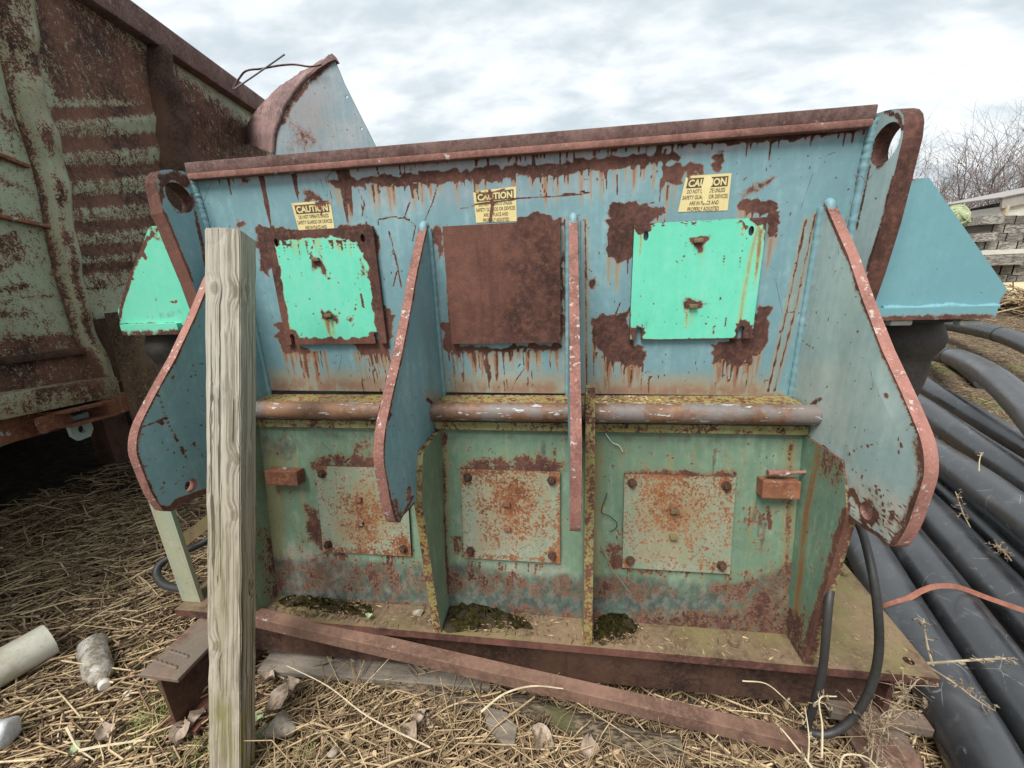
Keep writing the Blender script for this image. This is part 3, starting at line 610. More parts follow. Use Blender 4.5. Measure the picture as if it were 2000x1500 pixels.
for q in ([(600, 900), (640, 885), (830, 890), (840, 915), (600, 920)], [(895, 915), (915, 895), (1060, 888), (1110, 905), (1105, 925), (900, 925)], [(1212, 930), (1220, 915), (1440, 920), (1440, 935), (1215, 935)]): wlo.poly(q, 0, .55, 12)
wlo.poly([(598, 985), (625, 990), (640, 1080), (700, 1090), (700, 1100), (620, 1075), (595, 1030)], 0, .75, 9).poly([(880, 1050), (908, 1040), (915, 1095), (880, 1085)], 0, .55, 10).poly([(1180, 1060), (1212, 1060), (1225, 1110), (1290, 1110), (1300, 1130), (1190, 1110)], 0, .66, 10)
wlo.poly([(690, 865), (720, 850), (745, 870), (740, 895), (690, 890)], 0, .38, 10).line([(868, 850), (866, 1000), (872, 1140)], 8, 0, .5).line([(1545, 870), (1540, 1000), (1530, 1240)], 9, 0, .45).line([(1500, 990), (1505, 1030)], 6, 0, .55)
wlo.poly([(300 + 250, 1060), (600, 1080), (680, 1170), (560, 1170)], 1, .3, 14)
for a, b in (((640, 1085), (800, 1090)), ((910, 1100), (1095, 1105)), ((1215, 1112), (1425, 1122))): wlo.drips(a, b, 14, 30, 4, 0, .6)
r = random.Random(12)
for _ in range(40): x, y = r.choice([(r.uniform(900, 1100), r.uniform(860, 920)), (r.uniform(1190, 1450), r.uniform(860, 925)), (r.uniform(1440, 1540), r.uniform(960, 1060)), (r.uniform(540, 720), r.uniform(850, 1000))]); wlo.line([(x, y), (x + r.uniform(-4, 4), y + r.uniform(2, 14))], r.uniform(2, 4), 0, .42)
wlo.poly([(560, 1060), (610, 1075), (690, 1090), (640, 1165), (560, 1165)], 3, .8, 14).poly([(920, 1095), (1100, 1100), (1120, 1125), (1000, 1125)], 3, .5, 12).poly([(500, 840), (620, 850), (600, 900), (500, 900)], 2, .55, 22).poly([(500, 835), (1570, 850), (1570, 872), (500, 862)], 2, .42, 14)
for x0_, x1_ in ((510, 560), (860, 880), (1150, 1180), (1530, 1560)): wlo.poly([(x0_, 860), (x1_, 860), (x1_ - 6, 1240), (x0_ - 6, 1240)], 1, .6, 14)
mb = MB().grid(lambda u, v: np.hstack([-1.135 + 1.875 * u, P1[1] + (P0[1] - P1[1]) * v, P1[2] + (P0[2] - P1[2]) * v]), 300, 110)
d = np.array([0, .02, .0]); A = np.array([[-1.135, *P1[1:]], [.74, *P1[1:]], [.74, *P0[1:]], [-1.135, *P0[1:]]]); mb.add(np.vstack([A, A + d]), [(7, 6, 5, 4), (0, 4, 5, 1), (1, 5, 6, 2), (2, 6, 7, 3), (3, 7, 4, 0)])
r = random.Random(51)
for _ in range(70): wlo.drip(r.uniform(510, 1550), r.uniform(850, 1060), r.uniform(40, 190), r.uniform(3, 9), r.choice((1, 2)), r.uniform(.3, .6))
for _ in range(140): x = r.uniform(510, 1550); y = r.uniform(850, 1100); wlo.line([(x, y), (x + r.gauss(0, 2), y + r.uniform(0, 6))], r.uniform(1, 2.6), 0, .5)
mb.build('lower_plate', M['sage'], MACH, wlo)
# housing behind the lower plate, standing on the base
mb = MB().add([(-1.12, 1.30, zt(-.52)), (.72, 1.30, zt(-.52)), (.72, 1.22, zt(-1.195)), (-1.12, 1.22, zt(-1.195)), (-1.12, 1.95, zt(-.52)), (.72, 1.95, zt(-.52)), (.72, 1.95, zt(-1.195)), (-1.12, 1.95, zt(-1.195))], [(0, 4, 5, 1), (1, 5, 6, 2), (3, 2, 6, 7), (0, 3, 7, 4), (4, 7, 6, 5), (0, 1, 2, 3)])
mb.build('lower_housing', M['sage'], MACH)
def lcover(px4, wear, mat, pale):
    P = [onL(*p) for p in px4]; ev = nrm(P0 - P1)
    x0 = (P[0][0] + P[3][0]) / 2; x1 = (P[1][0] + P[2][0]) / 2; v1 = np.dot((P[0] + P[1]) / 2 - P1, ev); v0 = np.dot((P[2] + P[3]) / 2 - P1, ev)
    org = np.array([0, *P1[1:]]) - NL * (.013 if NL[1] > 0 else -.013)
    nn = np.cross((1, 0, 0), ev)
    o = MB().plate([(x0, v0), (x1, v0), (x1, v1), (x0, v1)], [], org, (1, 0, 0), ev, .008, .012, 0, 1).build('lower_cover', [mat, M['rust']], MACH, wear)
    for bx, bv in ((x0 + .025, v0 + .03), (x1 - .028, v0 + .03), (x0 + .025, v1 - .03), (x1 - .028, v1 - .03)):
        bolt(MB(), org + np.array([1, 0, 0]) * bx + ev * bv, nn, .0105, .014).build('cover_bolt', M['rustdark'], o, smooth=30)
    xm = (x0 + x1) / 2 - .012
    for f in (.37, .64):
        c = org + np.array([1, 0, 0]) * xm + ev * (v0 + (v1 - v0) * f) + nn * .006
        MB().box(c, (.012, .007, .008), ((1, 0, 0), nn, ev)).build('cover_nut', M['rustorange'] if pale else M['rustplate'], o, bevel=.002)
    return o
def radial(cx, cy, a, b, corners, edge):
    w = Wear((.26, .35, .05))
    for k, vv in ((1.5, .27), (1.1, .38), (.75, .47), (.45, .54)): w.poly([(cx + a * k * math.cos(t * .4), cy + b * k * math.sin(t * .4)) for t in range(16)], 0, vv, 22).poly([(cx + a * k * math.cos(t * .4), cy + b * k * math.sin(t * .4)) for t in range(16)], 1, .35 + .5 * (1.5 - k), 26)
    for x, y in corners: w.poly([(x + 15 * math.cos(t), y + 15 * math.sin(t)) for t in range(6)], 0, .66, 9)
    return w
w = radial(715, 1000, 62, 70, [(628, 915), (640, 1062), (790, 1068)], 0).line([(640, 1075), (800, 1080)], 12, 0, .55).poly([(690, 1040), (800, 1030), (800, 1080), (690, 1080)], 0, .4, 16).poly([(640, 1010), (720, 1000), (780, 1060), (660, 1070)], 1, .7, 18)
lcover([(620, 905), (800, 915), (802, 1080), (635, 1076)], w, M['cover'], True)
w = radial(1000, 985, 78, 85, [(908, 930), (1085, 932), (920, 1080), (1083, 1085)], 0).line([(900, 922), (1093, 914)], 16, 0, .55).line([(910, 1085), (1095, 1096)], 9, 0, .5).line([(1090, 915), (1094, 1095)], 6, 0, .6).poly([(920, 1000), (980, 1060), (1060, 1080), (920, 1090)], 1, .6, 20)
lcover([(900, 920), (1093, 912), (1095, 1096), (910, 1086)], w, M['cover'], True)
w = radial(1318, 1000, 85, 75, [(1236, 938), (1418, 942), (1227, 1098), (1405, 1105)], 0).line([(1220, 926), (1432, 925)], 16, 0, .55).poly([(1240, 930), (1420, 930), (1400, 985), (1250, 985)], 0, .36, 18).poly([(1240, 1040), (1340, 1060), (1380, 1110), (1225, 1105)], 1, .5, 20)
lcover([(1220, 926), (1432, 925), (1425, 1116), (1213, 1105)], w, M['cover'], False)
# small steel blocks welded to the lower plate
nn = -NL if NL[1] > 0 else NL; evL = nrm(P0 - P1)
for (a, b) in (((532, 912), (598, 940)), ((1474, 930), (1552, 964))):
    A = onL(a[0], (a[1] + b[1]) / 2); B = onL(b[0], (a[1] + b[1]) / 2); h = abs(onL(a[0], a[1])[2] - onL(a[0], b[1])[2]) / 2
    o = MB().box((A + B) / 2 + nn * .022, (abs(B[0] - A[0]) / 2 * .93, .022, h), ((1, 0, 0), nn, evL)).build('steel_block', M['rustorange'], MACH, bevel=.004)
A = onL(1490, 917); MB().tube([A + nn * .03, onL(1528, 917) + nn * .03], .0105, 10).tube([onL(1528, 917) + nn * .03, onL(1575, 915) + nn * .028], .006, 8).build('grease_fitting', M['rustpink'], MACH, smooth=50)
# curl of grey wire hanging on the lower plate
A = [onL(1172, 1062) + nn * .02, onL(1190, 1095) + nn * .03, onL(1205, 1112) + nn * .05, onL(1228, 1142) + nn * .05]
MB().tube(spline(A, 6), .0024, 6).build('wire_tail', M['rustplate'], MACH, smooth=60)
A = [onL(*p) + nn * .012 for p in [(1182, 845), (1195, 862), (1208, 868), (1215, 880)]]; MB().tube(spline(A, 6), .0014, 5).build('wire_tail', M['whitebolt'], MACH)
A = [onL(*p) + nn * .012 for p in [(1185, 960), (1174, 995), (1190, 1005), (1204, 1018), (1200, 1030), (1190, 1035)]]; MB().tube(spline(A, 6), .0014, 5).build('wire_tail', M['black'], MACH)

# --- ribs
rp = [(1.243, zt(-.515)), (1.06, zt(-.515)), (1.035, zt(-.56)), (1.006, zt(-.645)), (1.043, zt(-1.2)), (1.148, zt(-1.2))]
def rib(x0, x1, wear, prof=rp, top=None):
    mb = MB().plate([(-y, z) for y, z in prof], [], (x0, 0, 0), (0, -1, 0), (0, 0, 1), x1 - x0, .02, 0, 1)
    return mb.build('rib', [M['sage'], M['olive']], MACH, wear)
rib(.735, .762, Wear((.06, 0, 0)).poly([(1590, 860), (1660, 880), (1645, 990), (1600, 930)], 0, .42, 16).line([(1650, 1000), (1610, 1150), (1565, 1290)], 12, 0, .55).line([(1600, 870), (1575, 1000), (1555, 1200)], 9, 1, .9).poly([(1520, 1180), (1570, 1200), (1575, 1300), (1530, 1260)], 0, .5, 15))
rib(-.455, -.428, Wear((.08, .2, 0)).line([(868, 860), (870, 1000), (876, 1160)], 6, 0, .5).line([(815, 1000), (835, 1120), (858, 1240)], 8, 1, .9))
rib(-1.16, -1.133, Wear((.12, .25, 0)).poly([(500, 1030), (545, 1040), (570, 1150), (520, 1185)], 0, .45, 20))
pr3 = [(1.23, zt(-.515)), (1.185, zt(-.40)), (1.172, zt(-.345)), (1.158, zt(-.333)), (1.143, zt(-.338)), (1.134, zt(-.36)), (1.10, zt(-.52)), (1.043, zt(-1.2)), (1.148, zt(-1.2))]
rib(.062, .09, Wear((.1, .3, 0)), pr3)

# --- base plate, its legs and channel
wb = Wear((.25, .3, 0))
mb = MB().plate([(-1.49, 1.045), (1.083, 1.035), (1.10, 1.03), (1.15, 1.62), (-1.49, 1.62)], [circle(1.055, 1.085, .014)], (0, 0, zt(-1.2)), (1, 0, 0), (0, 1, 0), .03, .04, 0, 1)
mb.build('base_plate', [M['rustplate'], M['rust']], MACH)
for x, y in ((.549, 1.094), (1.097, 1.455)): bolt(MB(), (x, y, zt(-1.2)), (0, 0, 1), .017, .016, False).build('base_bolt', M['rustplate'], MACH)
mb = MB().bb((-1.42, 1.09, zt(-1.42)), (.98, 1.13, zt(-1.2305))).bb((-1.42, 1.1305, zt(-1.42)), (.98, 1.55, zt(-1.405))).bb((-1.42, 1.5505, zt(-1.42)), (.98, 1.59, zt(-1.2305))); mb.build('base_channel', M['rustdark'], MACH)
mb = MB().bb((1.0, 1.06, zt(-1.40)), (1.016, 1.6, zt(-1.231))); mb.build('end_web', M['rust'], MACH)
# light green channel post on the left of the base
lt, lb = onY(308, 990, 1.08), onY(374, 1186, 1.08)
mb = MB(); a = np.array([lt[0] + (lt[0] - lb[0]) * .35, 1.09, zt(-.60)]); b = np.array([lb[0], 1.09, zt(-1.2)])
mb.beam(a, b, .062, .008, (0, 1, 0)); mb.beam(a + np.array([.036, .004, 0]), b + np.array([.036, .004, 0]), .009, .016, (0, 1, 0)); mb.beam(a + np.array([-.036, .012, 0]), b + np.array([-.036, .012, 0]), .009, .032, (0, 1, 0))
mb.build('channel_post', M['sagelight'], MACH, Wear((.12, .35, 0)))
MB().beam(onY(352, 1062, 1.3), onY(430, 1000, 1.3), .012, .05, (0, 0, 1)).build('strut', M['rustplate'], MACH)

# --- lifting lugs
def lug(face, hole, hr, front_t, org2, side, wear, mat, emat):
    q1, q2 = onY(*org2[0], YU), onY(*org2[1], YU); wd = nrm(q2 - q1)               # weld line on the upper plate
    n = nrm(np.cross(wd, (0, -1, 0)))
    if n[0] * side < 0: n = -n                                                       # outward
    ev = wd if wd[2] > 0 else -wd; eu = nrm(np.cross(ev, -n)) 
    if side < 0: eu = nrm(np.cross(ev, -n))
    org = q1
    pts = [onP(*p, q1, n) for p in face]; uv = [(np.dot(p - org, eu), np.dot(p - org, ev)) for p in pts]
    hcc = onP(*hole, q1, n); hu, hv = np.dot(hcc - org, eu), np.dot(hcc - org, ev)
    cr = np.cross(eu, ev)
    # plate() thickens along -(eu x ev); that must be outward
    if np.dot(-cr, n) < 0: uv = [(-a, b) for a, b in uv]; eu = -eu; hu = -hu
    return MB().plate(uv, [circle(hu, hv, hr, 24)], org, eu, ev, front_t, .014, 0, 1).build('lifting_lug', [mat, emat], MACH, wear, smooth=None)
wlg = Wear().line([(1725, 215), (1752, 225), (1762, 250)], 9, 0, .72).line([(1745, 346), (1723, 437), (1694, 527)], 6, 0, .75).poly([(1712, 300), (1735, 318), (1730, 330), (1712, 340)], 0, .6, 6).line([(1700, 320), (1672, 450)], 4, 0, .6)
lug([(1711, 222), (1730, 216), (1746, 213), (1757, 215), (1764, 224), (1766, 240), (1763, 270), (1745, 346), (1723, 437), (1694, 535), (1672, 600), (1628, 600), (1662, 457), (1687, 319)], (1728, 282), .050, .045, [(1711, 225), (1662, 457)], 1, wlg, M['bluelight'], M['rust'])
wlg = Wear().poly([(304, 335), (345, 330), (370, 345), (372, 372), (340, 358), (322, 370), (318, 420), (308, 380)], 0, .75, 8).line([(318, 414), (353, 498), (374, 549)], 8, 0, .7).line([(374, 380), (395, 480), (402, 520)], 6, 0, .6).poly([(348, 468), (362, 458), (358, 472)], 0, .7, 4).line([(330, 390), (345, 415), (368, 410)], 5, 0, .5)
lug([(374, 341), (360, 335), (334, 331), (316, 332), (308, 340), (306, 355), (310, 375), (318, 414), (330, 440), (353, 498), (374, 549), (392, 600), (450, 600), (406, 440), (388, 385)], (351, 386), .047, .045, [(374, 344), (406, 440)], -1, wlg, M['blue'], M['rust'])
# weld beads along the lugs
for pts in ([(1708, 232), (1690, 312), (1665, 440), (1640, 560), (1622, 640)], [(374, 348), (390, 395), (408, 455), (425, 520)]):
    P = spline([onY(*p, YU - .004) for p in pts], 20); P[:, 0] += rng.normal(0, .001, len(P))
    MB().tube(P, .0115 + .0005 * np.sin(np.arange(len(P)) * 1.7) + rng.normal(0, .0006, len(P)), 8).build('weld_bead', M['blue'], MACH, smooth=60)
# --- side wings with a foot flange and a rubber mount below each
def wing(poly, flange, y, wear, mat, depth):
    P = [onY(*p, y) for p in poly]; uv = [(p[0], p[2]) for p in P]
    o = MB().plate(uv, [], (0, y, 0), (1, 0, 0), (0, 0, 1), .014, .02, 0, 1).build('wing_plate', [mat, M['rust']], MACH, wear)
    F_ = [onY(*p, y - .02) for p in flange]; xs = [p[0] for p in F_]; zs = [p[2] for p in F_]
    mb = MB().grid(lambda u, v: np.hstack([min(xs) + (max(xs) - min(xs)) * u, np.full_like(u, y - .0201), min(zs) + (max(zs) - min(zs)) * v]), 60, 8)
    mb.bb((min(xs), y - .02, min(zs)), (max(xs), y + depth, max(zs)))
    mb.build('wing_flange', mat, MACH, Wear().line([flange[3], flange[2]], 14, 0, .62))
    x0, x1 = min(xs), max(xs)
    o2 = MB().add([(P[0][0], y + depth, P[0][2]), (P[1][0], y + depth, P[1][2]), (x1, y + depth, max(zs)), (x0, y + depth, max(zs)), (P[0][0], y + .016, P[0][2]), (P[1][0], y + .016, P[1][2])], [(0, 1, 2, 3), (0, 4, 5, 1)]).build('wing_back', mat, MACH)
    return x0, x1, min(zs)
ww = Wear().line([(1800, 352), (1768, 352), (1745, 430), (1722, 520)], 5, 0, .66).line([(1720, 600), (1800, 602), (1950, 598)], 4, 0, .45).line([(1962, 570), (1948, 598)], 5, 0, .6)
x0, x1, zf = wing([(1752, 351), (1815, 347), (1966, 563), (1964, 572), (1950, 598), (1690, 602)], [(1700, 603), (1950, 600), (1936, 622), (1700, 626)], 1.33, ww, M['bluegreen'], .42)
P = [onY(*p, 1.325) for p in [(1722, 603), (1780, 603), (1830, 600), (1850, 598), (1900, 601), (1948, 599)]]; P = spline(P, 10)
MB().tube(P, .010 + .0016 * np.sin(np.arange(len(P)) * .45) + rng.normal(0, .0008, len(P)), 8).build('weld_bead', M['bluegreen'], MACH, smooth=60)
wwl = Wear().line([(316, 441), (285, 470), (258, 530), (236, 600), (234, 628)], 5, 0, .8).line([(240, 634), (340, 632)], 4, 0, .62).line([(292, 445), (330, 450)], 6, 0, .55).poly([(292, 462), (318, 458), (330, 480), (300, 470)], 0, .5, 7).line([(277, 480), (283, 505)], 4, 0, .8).poly([(326, 588), (346, 590), (340, 596)], 0, .8, 4).line([(300, 620), (350, 610)], 12, 2, .4)
r = random.Random(21)
for _ in range(40): wwl.line([(r.uniform(250, 350), r.uniform(480, 620))] * 2, r.uniform(.8, 2), 0, .66)
y0, y1, zfl = wing([(330, 440), (291, 442), (280, 473), (252, 540), (230, 607), (234, 632), (400, 636)][::-1], [(236, 634), (345, 634), (345, 653), (240, 655)], 1.36, wwl, M['mint'], .42)
for cxm, y, z in ((onY(1762, 660, 1.5)[0], 1.52, zf), (onY(352, 690, 1.6)[0], 1.6, zfl)):
    mb = MB(); lathe(mb, (cxm, y, z - .001), [(.14, 0), (.14, -.018), (.10, -.026), (.105, -.04), (.12, -.075), (.118, -.11), (.10, -.14), (.095, -.16), (.098, -.19), (.088, -.27), (.072, -.33), (.06, -.38), (.09, -.40), (.09, -.70)], (0, 0, 1), 36)
    o = mb.build('rubber_mount', M['mountrubber'], MACH, smooth=50)
for bx in (1755, 1890):
    c = onY(bx, 630, 1.345); MB().box(c, (.03, .012, .008)).build('mount_bolt', M['whitebolt'], MACH, bevel=.004)
def vn(x, y, s, seed):                                   # cheap smooth noise
    q = np.random.default_rng(seed); o = 0
    for _ in range(7):
        a = q.uniform(0, 6.28); f = s * q.uniform(.6, 1.7); o = o + np.sin((x * math.cos(a) + y * math.sin(a)) * f + q.uniform(0, 6.28))
    return o / 7
# ================================================================== STEEL HOPPER CONTAINER on the left
CP0 = np.array([-2.85, 2.72, EYE]); CT = nrm(np.array([-.16, 1., 0])); CN = np.array([CT[1], -CT[0], 0])     # wall line runs away from us; CN points towards the yard
onC = lambda px, py, off=0.: onP(px, py, CP0 + CN * off, CN)
HOP = thing('hopper_container', (-3.6, 3.2, 0), 'tall rusty green steel hopper container with dented upright ribs, standing left of the machine', 'container')
tS = np.dot(onC(620, 285) - CP0, CT); zR = onC(620, 285)[2]; tA = -2.6
wh = Wear((.24, .25, 0))
wh.poly([(60, -200), (140, -20), (289, 92), (560, 290), (620, 420), (430, 420), (340, 330), (330, 300), (300, 215), (240, 205), (110, 205), (70, 120), (40, 0), (0, -200)], 0, .72, 26)
for i, (y, th) in enumerate([(221, 13), (282, 16), (338, 15), (394, 14), (444, 13), (490, 13), (525, 11)]):
    wh.poly([(100, y - th), (200, y - th - 3), (330, y - th - 10), (420, y - th - 14), (420, y + th - 20), (330, y + th - 12), (200, y + th), (100, y + th + 3)], 0, .9, 14).poly([(100, y - th * .6), (200, y - th * .6 - 3), (330, y - th * .6 - 10), (420, y - th * .6 - 14), (420, y + th * .6 - 18), (330, y + th * .6 - 12), (200, y + th * .6), (100, y + th * .6 + 3)], 2, .9, 11)
wh.poly([(100, 560), (105, 200), (200, 200), (330, 330), (420, 420), (260, 560), (200, 580)], 0, .44, 24)
for q in ([(-20, 455), (40, 450), (60, 480), (45, 510), (20, 530), (-20, 540)], [(-20, 555), (50, 550), (75, 560), (40, 575), (-20, 580)], [(-20, 605), (60, 600), (80, 615), (30, 625), (-20, 625)], [(-20, 190), (30, 240), (60, 290), (0, 250)], [(-20, 340), (40, 355), (60, 375), (-20, 360)], [(-20, 400), (60, 420), (90, 450), (60, 442), (-20, 412)]): wh.poly(q, 0, .56, 14)
wh.poly([(-20, 655), (100, 650), (190, 640), (215, 760), (-20, 790)], 0, .68, 16).line([(120, 450), (150, 560), (190, 660)], 16, 0, .5)
wh.line([(-10, 592), (60, 580), (128, 574)], 5, 0, .5).line([(160, 566), (245, 556)], 3, 0, .7)
wh.poly([(-300, -300), (300, -300), (300, 900), (-300, 900)], 1, .30, 20)
mb = MB(); zlo = .80
mb.grid(lambda u, v: CP0 * np.array([1, 1, 0]) + CT * (tA + (tS - tA) * u) + np.array([0, 0, 1.]) * (zlo + (zR - zlo) * v), 300, 150)
A = [CP0 * np.array([1, 1, 0]) + CT * t + np.array([0, 0, z]) for t, z in ((tA, zlo), (tS, zlo), (tS, zR), (tA, zR))]; B = [p - CN * .03 for p in A]
mb.add(A + B, [(7, 6, 5, 4), (0, 4, 5, 1), (1, 5, 6, 2), (2, 6, 7, 3), (3, 7, 4, 0)])
Vw = mb.v[0]; u_, v_ = project(Vw); yr = v_ + .10 * (u_ - 100)
ridge = np.zeros(len(Vw))
for yc in (250, 312, 368, 422, 472, 512): ridge = np.maximum(ridge, np.exp(-((yr - yc) / 19.) ** 2))
Vw += CN * (ridge * .016 * sstep((u_ - 92) / 30) * sstep((430 - u_) / 60))[:, None]
dnt = vn(Vw[:, 1] * 1.0, Vw[:, 2] * 1.0, 2.6, 8) * .010; Vw += CN * dnt[:, None]
mb.build('wall', M['hopper'], HOP, wh, smooth=60)
mb = MB(); Cb = [p - CN * 3.2 for p in A]
mb.add(A + Cb, [(1, 5, 6, 2), (4, 7, 6, 5), (0, 3, 7, 4), (0, 1, 5, 4)]); mb.build('body', M['hopper'], HOP)
Q = [p - CN * 3.15 for p in A[:2]]; MB().add([Q[0], Q[1], Q[1] - np.array([0, 0, .80]), Q[0] - np.array([0, 0, .80])], [(0, 1, 2, 3)]).build('rear_light_blocker', M['rustdark'], HOP)  # added sheet, out of sight, that blocks light from reaching under the container
# rim beam
za, zb = onC(289, 95, .06)[2], onC(380, 114, .06)[2]
c0 = CP0 * np.array([1, 1, 0]) + CN * .03
mb = MB().beam(c0 + CT * tA + np.array([0, 0, zR - .05]), c0 + CT * (tS + .02) + np.array([0, 0, zR - .05]), .12, .17, cuts=20)
mb.build('rim_beam', M['rimrust'], HOP, bevel=.012, smooth=40)
def strip(path, widths, h, mat, wear, name='rib', n=6):
    """raised rib following the wall: path of pixels on the wall, width in pixels, height h off the wall"""
    P = spline(path, n); Wd = np.interp(np.linspace(0, 1, len(P)), np.linspace(0, 1, len(widths)), widths); V = []; F = []
    prof = [(-.5, 0), (-.42, .75), (-.2, 1), (.2, 1), (.42, .7), (.5, 0)]; k = len(prof)
    for i, (p, wd) in enumerate(zip(P, Wd)):
        hh = h * (1 + .12 * math.sin(i * .9) + .1 * math.sin(i * .37))
        for a, b in prof: V.append(onC(p[0] + a * wd, p[1] - a * wd * .18) + CN * (hh * b + .001))
    for i in range(len(P) - 1):
        for j in range(k - 1): F.append((i * k + j, i * k + j + 1, (i + 1) * k + j + 1, (i + 1) * k + j))
    mb = MB().add(V, F)
    return mb.build(name, mat, HOP, wear, smooth=60)
wrb = Wear((.16, .55, 0)).poly([(-60, -80), (60, -40), (76, 110), (72, 190), (40, 150), (0, 130)], 0, .56, 16).line([(70, 110), (76, 210), (104, 285), (122, 370), (136, 487), (152, 573), (178, 660), (206, 740)], 9, 0, .8).line([(0, 120), (22, 200), (50, 287), (74, 373), (94, 487), (117, 573), (146, 660), (184, 740)], 7, 0, .75).line([(112, 320), (125, 380)], 12, 0, .7)
strip([(0, -80), (20, 40), (33, 115), (47, 200), (77, 287), (99, 373), (115, 487), (135, 573), (162, 660), (196, 742)], [85, 74, 66, 52, 54, 50, 42, 36, 32, 24], .075, M['hopper'], wrb)
strip([(292, 88), (305, 150), (322, 210), (334, 270), (342, 335), (350, 420)], [14, 36, 52, 60, 60, 50], .11, M['rustdark'], Wear((1, 0, 0)))
strip([(512, 245), (514, 268), (520, 300), (524, 330)], [5, 14, 16, 16], .06, M['hopper'], Wear((.45, .3, 0)))
strip([(205, 620), (235, 700), (262, 770), (290, 840)], [60, 58, 50, 44], .02, M['rustdark'], None, 'gusset_plate')
def rail(a, b, hpx, out, mat, name, wear=None):
    A0 = onC(*a); B0 = onC(*b); h = abs(onC(*a)[2] - onC(a[0], a[1] + hpx)[2])
    mb = MB(); up = np.array([0, 0, 1.]); N = 20
    mb.beam(A0 + CN * (out / 2 + .002) - up * h / 2, B0 + CN * (out / 2 + .002) - up * h / 2, out, h, cuts=N)
    return mb.build(name, mat, HOP, wear, bevel=.004, smooth=40)
rail((-120, 255), (48, 322), 9, .03, M['rustorange'], 'stiffener')
rail((-120, 395), (92, 440), 9, .03, M['rustorange'], 'stiffener')
rail((-150, 715), (162, 678), 18, .03, M['rustdark'], 'wear_bar')
wst = Wear((.36, .5, 0)).line([(-20, 790), (190, 745)], 14, 0, .7).line([(-20, 835), (190, 785)], 8, 0, .6).line([(95, 790), (200, 775)], 7, 0, .7).poly([(70, 772), (100, 762), (105, 790), (70, 800)], 0, .66, 8)
rail((-160, 790), (186, 738), 56, .12, M['hopper'], 'side_channel', wst)
mb = MB(); A0 = onC(98, 800, .10); B0 = onC(198, 778, .10)
for s in (0, 1): mb.beam(A0 - np.array([0, 0, .02 + s * .075]), B0 - np.array([0, 0, .02 + s * .075]), .14, .012)
mb.beam(B0 - np.array([0, 0, .02]) , B0 - np.array([0, 0, .10]), .14, .012, (1, 0, 0)); mb.beam(A0 - np.array([0, 0, .02]), A0 - np.array([0, 0, .10]), .14, .012, (1, 0, 0))
mb.build('box_channel', M['rustorange'], HOP)
rail((-160, 850), (262, 760), 62, .03, M['rustorange'], 'bottom_rail')
c = onC(150, 828, .06)
MB().plate([(-.055, -.05), (-.03, -.085), (.03, -.085), (.055, -.05), (.055, .05), (-.055, .05)], [circle(0, -.03, .022, 12)], c, tuple(-CT), (0, 0, 1), .02, .05).build('tow_lug', M['bluelight'], HOP)
A0 = onC(190, 757, .02); B0 = onC(232, 745, .02); MB().tube([A0, B0], .010, 10).tube([B0, B0 + (B0 - A0) * .25], .016, 6).build('latch_pin', M['rust'], HOP, smooth=40)
# skids that carry the container (set back under it)
mb = MB()
for s in (1.1, 2.6):
    a = CP0 * np.array([1, 1, 0]) - CN * s
    for t in (-2.3, .2, 2.6):
        p = a + CT * t; mb.box((p[0], p[1], .405), (.09, .09, .402))
    mb.beam(a + CT * (-2.5) + np.array([0, 0, .765]), a + CT * 2.8 + np.array([0, 0, .765]), .12, .08)
mb.build('skid_frame', M['rustdark'], HOP)
# sloping chute plate between container and machine
q = [onY(*p, y) for p, y in (((203, 612), 2.05), ((320, 600), 2.05), ((380, 830), 1.85), ((262, 835), 1.85))]
dd = np.array([0, .02, 0]); M['speck'] = rusty('mossy_rust', (.035, .02, .015), (.095, .06, .04), (.20, .15, .06), .6, pale=.22, palecol=(.20, .19, .09))
MB().add(q + [p + dd for p in q], [(0, 1, 2, 3)[::-1], (7, 6, 5, 4)[::-1], (0, 4, 5, 1), (1, 5, 6, 2), (2, 6, 7, 3), (3, 7, 4, 0)]).build('chute_plate', M['speck'], HOP)

# ================================================================== HOOD standing behind the machine
yh = 3.25
edge_px = [(648, 112), (624, 133), (602, 152), (584, 172), (568, 195), (556, 215), (549, 235), (540, 262), (536, 300)]
HD = thing('sheet_metal_hood', (-1.2, 3.5, 0), 'curved rusty sheet metal hood with a faded blue end plate, poking up behind the machine', 'hood')
wp = Wear((0, 0, 0)).line([(648, 118), (600, 165), (565, 210), (552, 240)], 9, 0, .62).poly([(560, 225), (590, 225), (620, 262), (640, 300), (560, 300)], 0, .40, 18).poly([(580, 180), (640, 190), (650, 260), (620, 280), (570, 230)], 1, .45, 30)
r = random.Random(4)
for _ in range(45): x = r.uniform(560, 690); wp.line([(x, r.uniform(150, 280))] * 2, r.uniform(.8, 2.4), 0, .68)
poly = edge_px + [(530, 620), (900, 620), (732, 282), (700, 218), (672, 162), (654, 118)]
uv = [(p[0], p[2]) for p in (onY(*q, yh) for q in poly)]
hs = [circle(onY(*p, yh)[0], onY(*p, yh)[2], .009, 8) for p in ((677, 189), (706, 251))]
MB().plate(uv, hs, (0, yh, 0), (1, 0, 0), (0, 0, 1), .01, .035, 0, 1).build('end_plate', [painted('faded_blue_paint', (.20, .29, .33), (.30, .34, .36), chips=.15, chalk=.4, chalkcol=(.42, .38, .38), stain=(.30, .22, .19)), M['rimrust']], HD, wp)
M['hoodrust'] = rusty('pale_hood_rust', (.10, .06, .055), (.22, .14, .13), (.30, .19, .17), .4, pale=.2, palecol=(.34, .29, .28))
E3 = spline(edge_px, 5); F0 = np.array([onY(*p, yh + .011) for p in E3]); back = np.array([-.88, .8, .36]); k = len(F0)
crown = np.array([max(0, 1 - abs(t - .35) * 2) for t in np.linspace(0, 1, k)])
V = []; F = []; ns = 8
